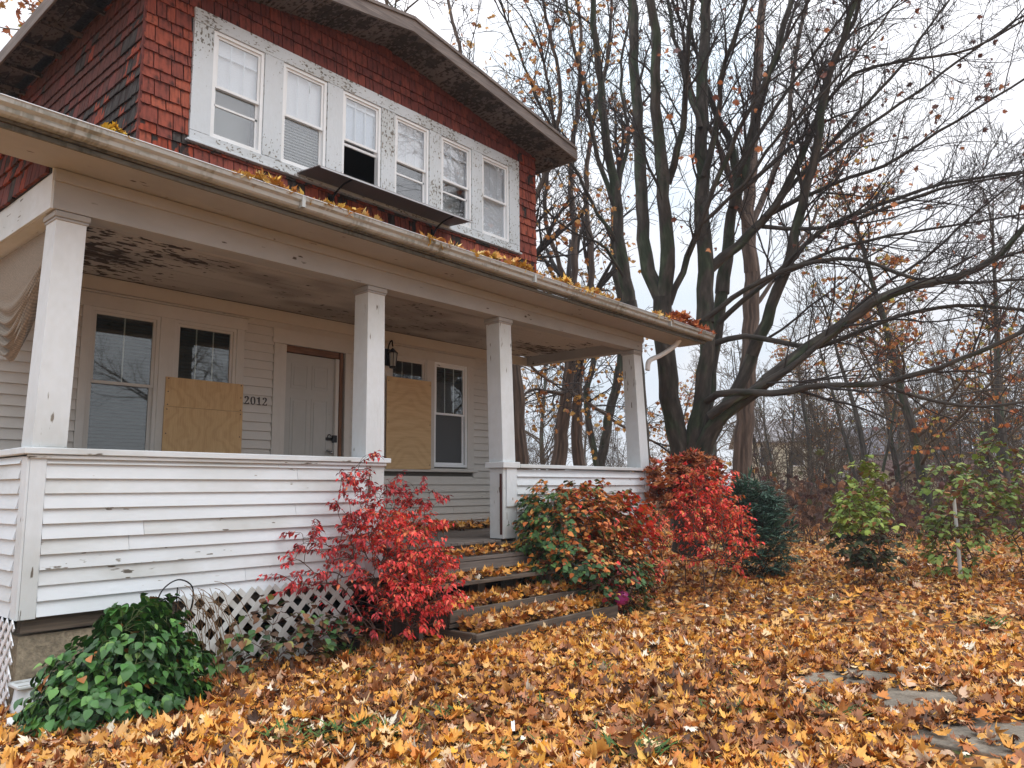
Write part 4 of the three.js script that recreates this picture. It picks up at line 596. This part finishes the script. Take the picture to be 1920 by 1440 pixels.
limbTree(thing('maple_tree', 'huge bare many-stemmed maple with dark spreading limbs right of the porch', 'tree', at(1300, 1015, D).setY(0).toArray()), {
  seed: 91, step: .33, len: 1.55, g: G1, leaves: 420, leafSize: .1, pal: [[160, 92, 56], [130, 84, 70], [190, 120, 70], [110, 80, 76]], limbs: [
    lm([66, 56], [[1292, 1035], [1292, 960], [1290, 900], [1288, 850]], D, D, { from: 2, tip: false }),
    lm([40, 34], [[1280, 900], [1268, 810], [1254, 740], [1246, 660], [1243, 590], [1242, 556]], D, D, { from: 2, tip: false }),
    lm([28, 16], [[1242, 566], [1216, 505], [1205, 425], [1200, 325], [1195, 200], [1188, 75], [1186, -60]], D, D + .8, { from: .25 }),
    lm([30, 15], [[1246, 566], [1251, 500], [1247, 400], [1238, 275], [1230, 175], [1229, 75], [1214, -40]], D, D - .5, { from: .2 }),
    lm([15, 8], [[1252, 345], [1277, 250], [1285, 150], [1292, 50], [1300, -30]], D, D - 1.2), lm([14, 7], [[1255, 570], [1285, 495], [1310, 430], [1340, 350], [1375, 270], [1420, 180], [1470, 80]], D, D - 1.5),
    lm([34, 27], [[1292, 900], [1302, 820], [1316, 740], [1324, 660], [1322, 600]], D - .1, D - .1, { from: 2, tip: false }), lm([34, 17], [[1322, 605], [1321, 500], [1318, 400], [1316, 300], [1315, 200], [1318, 100], [1326, -40]], D - .1, D + .4, { from: .15 }),
    lm([11, 5], [[1313, 240], [1290, 160], [1262, 60], [1245, -30]], D, D + 1), lm([13, 6], [[1320, 330], [1345, 230], [1352, 140], [1385, 40], [1410, -30]], D, D - 1),
    lm([28, 22], [[1310, 850], [1328, 720], [1345, 630], [1354, 545]], D + .25, D + .4, { from: 2, tip: false }), lm([27, 10], [[1354, 550], [1362, 470], [1373, 400], [1382, 330], [1368, 270], [1340, 200], [1318, 150]], D + .4, D + 1), lm([22, 9], [[1376, 390], [1400, 300], [1418, 210], [1450, 120], [1490, -20]], D + .4, D),
    lm([28, 22], [[1318, 860], [1345, 790], [1383, 727], [1412, 660]], D + .1, D, { from: 2, tip: false }), lm([24, 10], [[1410, 665], [1427, 627], [1443, 583], [1463, 527], [1485, 465], [1500, 400], [1515, 340], [1535, 250], [1555, 150], [1580, 75], [1614, -30]], D, D - 1),
    lm([34, 24], [[1312, 870], [1335, 800], [1370, 765], [1410, 738], [1440, 712]], D - .2, D - .8, { from: 2, tip: false }), lm([28, 10], [[1436, 716], [1515, 652], [1585, 605], [1635, 568], [1710, 538], [1810, 515], [1875, 478], [1930, 415]], D - .8, D - 2.6, { from: .15 }),
    lm([15, 8], [[1326, 752], [1350, 738], [1400, 735], [1455, 738], [1530, 724], [1640, 720], [1700, 706], [1760, 690], [1830, 662], [1930, 615]], D - .3, D - 2.8, { from: .25 }), lm([8, 5], [[1650, 718], [1710, 740], [1780, 757], [1850, 762], [1930, 752]], D - 1.6, D - 2.4),
    lm([18, 9], [[1330, 780], [1375, 752], [1420, 728], [1480, 690], [1540, 640], [1590, 600]], D - .5, D - 1.4, { tip: false }),
    lm([12, 6], [[1336, 645], [1395, 630], [1460, 640], [1535, 650], [1610, 622], [1685, 592], [1810, 572], [1930, 582]], D, D - 2, { from: .2 }), lm([11, 5], [[1322, 598], [1385, 552], [1460, 510], [1535, 490], [1610, 486], [1685, 515], [1760, 530], [1920, 524]], D - .2, D - 2),
    lm([11, 5], [[1347, 606], [1400, 560], [1470, 500], [1540, 430], [1640, 388], [1740, 352], [1850, 330], [1930, 322]], D, D - 1.6), lm([20, 7], [[1332, 504], [1400, 445], [1437, 405], [1457, 378], [1482, 333], [1510, 280], [1536, 215], [1560, 125], [1590, 62], [1625, -30]], D, D - .8),
    lm([9, 4], [[1436, 406], [1560, 345], [1660, 310], [1735, 262], [1810, 216], [1930, 142]], D, D - 1.4), lm([9, 4], [[1420, 424], [1470, 428], [1560, 425], [1660, 390], [1760, 355], [1930, 322]], D, D - 1.8), lm([9, 4], [[1382, 362], [1510, 250], [1585, 150], [1660, 120], [1810, 95], [1930, 32]], D, D - 1), lm([8, 4], [[1437, 405], [1500, 330], [1580, 270], [1680, 200], [1790, 120], [1900, 40]], D - .3, D - .5), lm([8, 3], [[1466, 518], [1500, 496], [1560, 470], [1680, 440], [1800, 420], [1930, 400]], D - .4, D - 1.4),
    lm([10, 4], [[1457, 378], [1530, 300], [1610, 210], [1700, 110], [1780, 0]], D - .3, D), lm([9, 4], [[1382, 332], [1440, 220], [1520, 110], [1600, 0]], D, D - 1), lm([8, 3], [[1318, 418], [1390, 350], [1450, 270], [1540, 180], [1640, 60], [1700, -20]], D - .4, D - 1.6), lm([7, 3], [[1560, 622], [1650, 540], [1740, 480], [1830, 400], [1930, 320]], D - 1, D - 2)] });
limbTree(thing('maple_tree', 'slender dark tree rising straight from behind the right porch corner', 'tree', at(1200, 985, 15).setY(0).toArray()), {
  seed: 97, step: .4, len: 1.5, g: G1, leaves: 300, leafSize: .11, pal: [[196, 130, 60], [176, 104, 52], [206, 150, 80]], limbs: [lm([34, 26], [[1203, 1000], [1202, 860], [1196, 700], [1180, 565]], 15, 15, { from: 2, tip: false }), lm([25, 9], [[1181, 575], [1165, 475], [1152, 350], [1135, 250], [1125, 150], [1115, 50], [1108, -60]], 15, 15, { from: .1 }), lm([11, 5], [[1158, 400], [1120, 290], [1100, 180], [1070, 60], [1060, -40]], 15, 14.5), lm([9, 4], [[1150, 360], [1180, 260], [1165, 150], [1180, 20]], 15, 15.5), lm([8, 4], [[1165, 470], [1110, 380], [1075, 310], [1030, 230], [985, 130], [950, 40]], 15, 14), lm([7, 3], [[1175, 530], [1130, 460], [1080, 440], [1040, 410]], 15, 14)] });
limbTree(thing('maple_tree', 'straight brown-barked tree just behind the big maple', 'tree', at(1392, 975, 17).setY(0).toArray()), {
  seed: 101, step: .5, len: 1.7, g: G1, bark: M.barkbrown, limbs: [lm([38, 28], [[1390, 985], [1393, 870], [1398, 760], [1408, 620], [1410, 500]], 17, 17, { from: 2, tip: false }), lm([28, 13], [[1410, 510], [1402, 430], [1410, 300], [1416, 200], [1424, 100], [1434, -40]], 17, 17), lm([14, 6], [[1404, 440], [1376, 350], [1345, 270], [1300, 190], [1280, 60]], 17, 16), lm([13, 6], [[1410, 420], [1450, 330], [1480, 220], [1490, 110], [1520, -20]], 17, 18), lm([9, 4], [[1410, 580], [1470, 500], [1520, 420], [1570, 330]], 17, 18)] });
const GOLD = [[206, 152, 74, 3], [192, 126, 64, 2], [216, 170, 90, 2], [160, 96, 48, 1]];
const G2 = { wig: .2, lift: .02, rmin: .006, max: 2, kids: [5, 3], spread: .85 };
limbTree(thing('yellowing_tree', 'twin-trunked tree with golden leaves seen through the right porch opening', 'tree', at(1068, 960, 19).setY(0).toArray()), {
  seed: 103, step: .34, len: 2, g: G2, leaves: 2000, leafSize: .115, pal: GOLD, where: p => p.y < 5.2 || hsh(Math.round(p.x * 9), Math.round(p.y * 9), 1) < .3, twig: M.twig, bark: M.barkbrown, limbs: [lm([34, 16], [[1035, 960], [1048, 860], [1060, 760], [1068, 690], [1072, 560]], 19, 19, { from: .5 }), lm([15, 5], [[1072, 570], [1078, 470], [1070, 330], [1082, 200], [1088, 60], [1080, -60]], 19, 19), lm([28, 14], [[1096, 950], [1084, 850], [1082, 760], [1086, 690], [1096, 600]], 19.5, 19.5, { from: .5 }), lm([13, 5], [[1096, 610], [1110, 480], [1098, 380], [1110, 240], [1140, 100], [1150, -40]], 19.5, 20), lm([9, 4], [[1070, 740], [1030, 735], [995, 730], [965, 760]], 19, 18, { from: 0 }), lm([9, 4], [[1068, 735], [1110, 760], [1170, 800], [1230, 830]], 19, 18, { from: 0 }), lm([10, 5], [[1075, 560], [1040, 470], [1020, 380], [1040, 260], [1020, 120]], 19, 18)] });
limbTree(thing('mossy_tree', 'mossy trunk standing close behind the third porch column', 'tree', at(978, 960, 16).setY(0).toArray()), {
  seed: 107, bark: M.barkbrown, step: .38, len: 1.8, g: G2, leaves: 700, leafSize: .11, pal: GOLD, where: p => p.y < 5.2 || hsh(Math.round(p.x * 9), Math.round(p.y * 9), 1) < .35, limbs: [lm([34, 16], [[986, 960], [978, 860], [970, 740], [966, 640], [975, 520]], 16, 16, { from: .6 }), lm([14, 5], [[975, 530], [990, 420], [1030, 300], [1050, 180], [1030, 60], [1010, -40]], 16, 16), lm([9, 4], [[972, 640], [1000, 690], [1040, 720]], 16, 17, { from: 0 }), lm([12, 6], [[974, 560], [940, 420], [900, 260], [870, 120], [840, 0]], 16, 17)] });
limbTree(thing('slim_tree', 'pair of slim leaning trunks seen left of the rightmost porch column', 'tree', at(1125, 950, 22).setY(0).toArray()), {
  seed: 109, step: .5, len: 1.6, g: G2, leaves: 380, leafSize: .12, pal: GOLD, limbs: [lm([20, 12], [[1122, 955], [1126, 870], [1140, 790], [1160, 700], [1170, 600], [1150, 470], [1160, 330]], 22, 22, { from: .3 }), lm([14, 8], [[1124, 900], [1110, 820], [1100, 740], [1118, 640], [1104, 500]], 22, 22, { from: .3 })] });
// --- wood behind: four kinds of tree, each built once, then copied
function wildTree(name, label, group, seed, h, o = {}) {
  const t = thing(name, label, 'tree', [0, 0, 0], group), r = rng(seed), tk = new Tubes(), cr = new Tubes(), tips = [], stems = o.stems || 1;
  for (let s = 0; s < stems; s++) {
    const lean = V((r() - .5) * (stems > 1 ? .5 : .16), 1, (r() - .5) * (stems > 1 ? .5 : .16)).normalize(), pts = [V((r() - .5) * .2 * (stems - 1), -.2, (r() - .5) * .2 * (stems - 1))], n = 14, hh = h * (.8 + .3 * r());
    for (let k = 1; k <= n; k++) { lean.addScaledVector(perp(lean, r), .07).addScaledVector(UP, .03).normalize(); pts.push(pts[k - 1].clone().addScaledVector(lean, hh / n)); }
    const w = (o.w || .17) * (1 - .25 * s); tk.tube(pts, pts.map((_, i) => Math.max(.015, w * (i === 0 ? 1.3 : 1) * (1 - .92 * i / n))), 8);
    for (let k = 0; k < (o.limbs || 22); k++) { const u = (o.low ?? .2) + (1 - (o.low ?? .2)) * Math.pow((k + r()) / (o.limbs || 22), .9), i = Math.min(n - 1, Math.floor(u * n)), b = pts[i].clone().lerp(pts[i + 1], u * n - i), d = pts[i + 1].clone().sub(pts[i]).normalize(), cd = d.multiplyScalar(.55).addScaledVector(perp(UP, r), .8).addScaledVector(UP, .15).normalize(); grow(cr, b, cd, hh * (o.reach || .26) * (1.15 - .75 * u) * (.6 + .7 * r()), w * .36 * (1 - .7 * u), 0, o.g || { wig: .2, lift: .05, rmin: .007, max: 2, kids: [6, 4], spread: .8 }, r, tips); }
  }
  part(t, 'trunk', tk.build(), o.bark || M.bark); part(t, 'crown', cr.build(), M.twigfar);
  if (o.leaves) { const items = []; for (let k = 0; k < o.leaves; k++) { const p = tips[Math.floor(r() * tips.length)].clone().add(V((r() - .5) * .3, -.1, (r() - .5) * .3)); if (o.leafTop && p.y > o.leafTop * h) continue; items.push({ p, q: aim(V(r() - .5, -1, r() - .5), V(r() - .5, .3, r() - .5)), s: .125 * (.7 + .6 * r()), c: tint(pick(o.pal, r), r), v: Math.floor(r() * 8) }); } instances(t, 'foliage', maples, M.leaf, items); }
  return t;
}
const RUST = [[200, 128, 58, 2], [176, 100, 52, 2], [214, 160, 74, 1.6], [140, 84, 52], [176, 168, 78, .8]];
const kinds = [
  wildTree('bare_tree', 'grey bare tree in the wood beyond the yard', 'bare trees in the wood behind the yard', 131, 12, { limbs: 26 }), wildTree('forked_tree', 'many-stemmed bare tree in the wood beyond the yard', 'many-stemmed trees in the wood behind the yard', 137, 10, { stems: 3, limbs: 14, w: .13, low: .3 }),
  wildTree('rusty_tree', 'tree with rusty orange leaves in the wood beyond the yard', 'rusty-leaved trees in the wood behind the yard', 139, 10.5, { limbs: 24, leaves: 1250, pal: RUST, low: .15 }), wildTree('sapling', 'thin purplish sapling in the thicket beyond the yard', 'saplings in the thicket behind the yard', 149, 5.5, { stems: 4, limbs: 12, w: .045, low: .1, reach: .3, g: { wig: .25, lift: .04, rmin: .006, max: 2, kids: [5, 3], spread: .9 } })];
const kindData = kinds.map(t => ({ ...t.userData })), used = kinds.map(() => false), rT = rng(157);
function plant(k, px, Dd, sc = 1) { const q = at(px, 930, Dd); let t = kinds[k]; if (used[k]) { t = kinds[k].clone(); t.name = numbered(kinds[k].name.replace(/_\d+$/, '')); t.userData = { ...kindData[k] }; scene.add(t); } used[k] = true; const own = { 1745: 'tall rusty-leaved tree standing behind the white post', 1635: 'forked bare tree between the two green shrubs, before the wood', 1890: 'grey bare tree at the right edge behind the sparse shrub', 780: 'rusty-leaved tree rising behind the roof ridge', 30: 'orange-leaved tree in the top left corner beyond the eave' }[px]; if (own) { t.userData = { label: own, category: 'tree' }; } t.position.set(q.x, 0, q.z); t.rotation.y = rT() * 6.28; t.scale.setScalar(sc * (.9 + .25 * rT())); return t; }
for (const [k, px, d, s] of [[2, 1745, 21, .95], [1, 1635, 26, .9], [0, 1890, 24, 1.05], [0, 1520, 30, .8], [1, 1470, 30, .7], [2, 1570, 32, .8], [2, 1690, 30, .8], [2, 1880, 28, .8], [0, 1690, 38, .9], [2, 1830, 34, .8], [0, 1780, 46, 1], [1, 1870, 40, .8], [0, 1440, 48, .9], [2, 1940, 38, .9], [0, 1990, 30, 1], [1, 2060, 28, 1], [0, 1340, 42, .9], [2, 1255, 40, .8], [0, 1020, 40, 1], [0, 900, 24, 1.3], [0, 860, 22, 1.4], [2, 780, 22, 1.5], [0, 690, 20, 1.5], [2, 10, 17, 2], [0, -60, 20, 1.1], [0, 1100, 56, 1], [0, 1560, 60, 1], [0, 2120, 44, 1.2], [2, 2160, 32, 1.1]]) plant(k, px, d, s);
for (let k = 0; k < 28; k++) plant(3, 1400 + rT() * 640, 22 + rT() * 26, .7 + rT() * .7);
for (let k = 0; k < 7; k++) plant(3, 1425 + rT() * 150, 25 + rT() * 10, .8 + rT() * .4);
for (let k = 0; k < 8; k++) plant(3, 960 + rT() * 380, 22 + rT() * 18, .6 + rT() * .4);
for (const [x, z, k, sc] of [[26, 13, 0, 1.1], [6, 23, 1, 1.1], [12, 20, 0, 1.2], [5, 22, 2, 1], [8, 27, 0, 1.1], [-2, 24, 1, 1.1], [17, 25, 1, 1.2], [24, 24, 0, 1.2], [33, 21, 0, 1]]) { const t = kinds[k].clone(); t.name = numbered('street_tree'); t.userData = { label: 'bare street tree across the road, seen mirrored in the window glass', category: 'tree', group: 'bare street trees mirrored in the windows' }; t.position.set(x, 0, z); t.rotation.y = x; t.scale.setScalar(sc); scene.add(t); }
{ const t = kinds[0].clone(); t.name = numbered('street_tree'); t.userData = { label: 'bare tree across the street, mirrored in the upper windows', category: 'tree' }; t.position.set(17, 0, 9.5); t.scale.setScalar(1.25); scene.add(t); }
{ // undergrowth: thicket of stems and dead leaves along the edge of the wood
  const r = rng(163), tb = new Tubes(), items = [], tips = [];
  for (let k = 0; k < 1300; k++) { const px = (k % 4 ? 1400 : 950) + r() * (k % 4 ? 640 : 450), d = 18.5 + 26 * Math.pow(r(), 1.2), q = at(px, 930, d).setY(0), h = .5 + r() * 1.3, dir = V((r() - .5) * .9, 1, (r() - .5) * .9).normalize(); grow(tb, q, dir, h, .012, 0, { wig: .25, lift: 0, rmin: .006, max: 1, kids: [5], spread: 1 }, r, tips); }
  for (const p of tips) if (r() < .75) items.push({ p, q: aim(V(r() - .5, -1, r() - .5), V(r() - .5, .4, r() - .5)), s: .16 + r() * .1, c: tint(pick([[110, 76, 56, 3], [140, 92, 58, 2], [90, 52, 50, 2], [98, 104, 58, .8], [168, 112, 60, 1], [84, 66, 60, 2]], r), r), v: Math.floor(r() * 8) });
  const g = new THREE.Group(); g.name = 'undergrowth'; scene.add(g); tag(g, 'brown and purplish thicket along the edge of the wood', 'undergrowth', null, 'stuff'); part(g, 'brush', tb.build(), M.stem).userData.kind = 'stuff'; instances(g, 'brush_leaves', maples, M.leaf, items);
}
// --- far buildings beyond the wood
function farHouse(name, label, px, d, w, dep, h, rise, turn, wallC, roofC, wins) {
  const t = thing(name, label, 'building', at(px, 930, d).setY(0).toArray()); t.rotation.y = turn;
  const wm = mat({ color: S(...wallC), roughness: .9 }), rm = mat({ color: S(...roofC), roughness: .95 });
  part(t, 'wall', mrg([bx(-w / 2, w / 2, 0, h, -dep / 2, dep / 2), triuv(prism([[-dep / 2, h], [dep / 2, h], [0, h + rise]], w).rotateY(Math.PI / 2).translate(-w / 2, 0, 0))]), wm);
  for (const s of [1, -1]) { const L = Math.hypot(dep / 2 + .3, rise + .1), g = bx(-w / 2 - .3, w / 2 + .3, 0, .12, 0, L); g.rotateX(s > 0 ? Math.atan2(rise, dep / 2) : 0); if (s < 0) { g.rotateX(-Math.atan2(rise, dep / 2)); g.translate(0, 0, 0); const m = new THREE.Matrix4().makeTranslation(0, h + rise, 0); g.applyMatrix4(new THREE.Matrix4().makeRotationX(0)); g.translate(0, h + rise + .02, 0); g.translate(0, -L * Math.sin(Math.atan2(rise, dep / 2)), -L * Math.cos(Math.atan2(rise, dep / 2))); } else g.translate(0, h + rise + .02, 0); part(t, 'roof', g, rm); }
  for (const [x, y, ww, hh] of wins) { const f = part(t, 'window', ring(x - ww / 2, x + ww / 2, y - hh / 2, y + hh / 2, dep / 2, dep / 2 + .05, .08), M.sash); part(f, 'pane', bx(x - ww / 2 + .08, x + ww / 2 - .08, y - hh / 2 + .08, y + hh / 2 - .08, dep / 2 + .005, dep / 2 + .02), mat({ color: S(40, 44, 50), roughness: .1 })); }
  return t;
}
farHouse('far_house', 'pale yellow house beyond the wood right of the big maple', 1446, 54, 3.6, 7, 4.4, 1.6, -.95, [226, 220, 196], [150, 146, 148], [[-1, 3.4, .9, 1.3], [1, 3.4, .9, 1.3], [-1, 1.4, .9, 1.3]]);
farHouse('far_shed', 'low cream garage with one dark window beyond the right-hand shrubs', 1735, 38, 4.6, 5, 2.0, .55, -.9, [206, 196, 172], [96, 70, 66], [[-.2, 1.3, .8, .9]]);
farHouse('far_house', 'grey-white house with a low roof behind the cream garage', 1660, 56, 9, 7, 3.6, 2, -.9, [196, 198, 196], [104, 100, 104], [[-2.5, 2.0, 1, 1.4], [0, 2.0, 1, 1.4], [2.5, 2.0, 1, 1.4]]);

renderer.render(scene, camera);
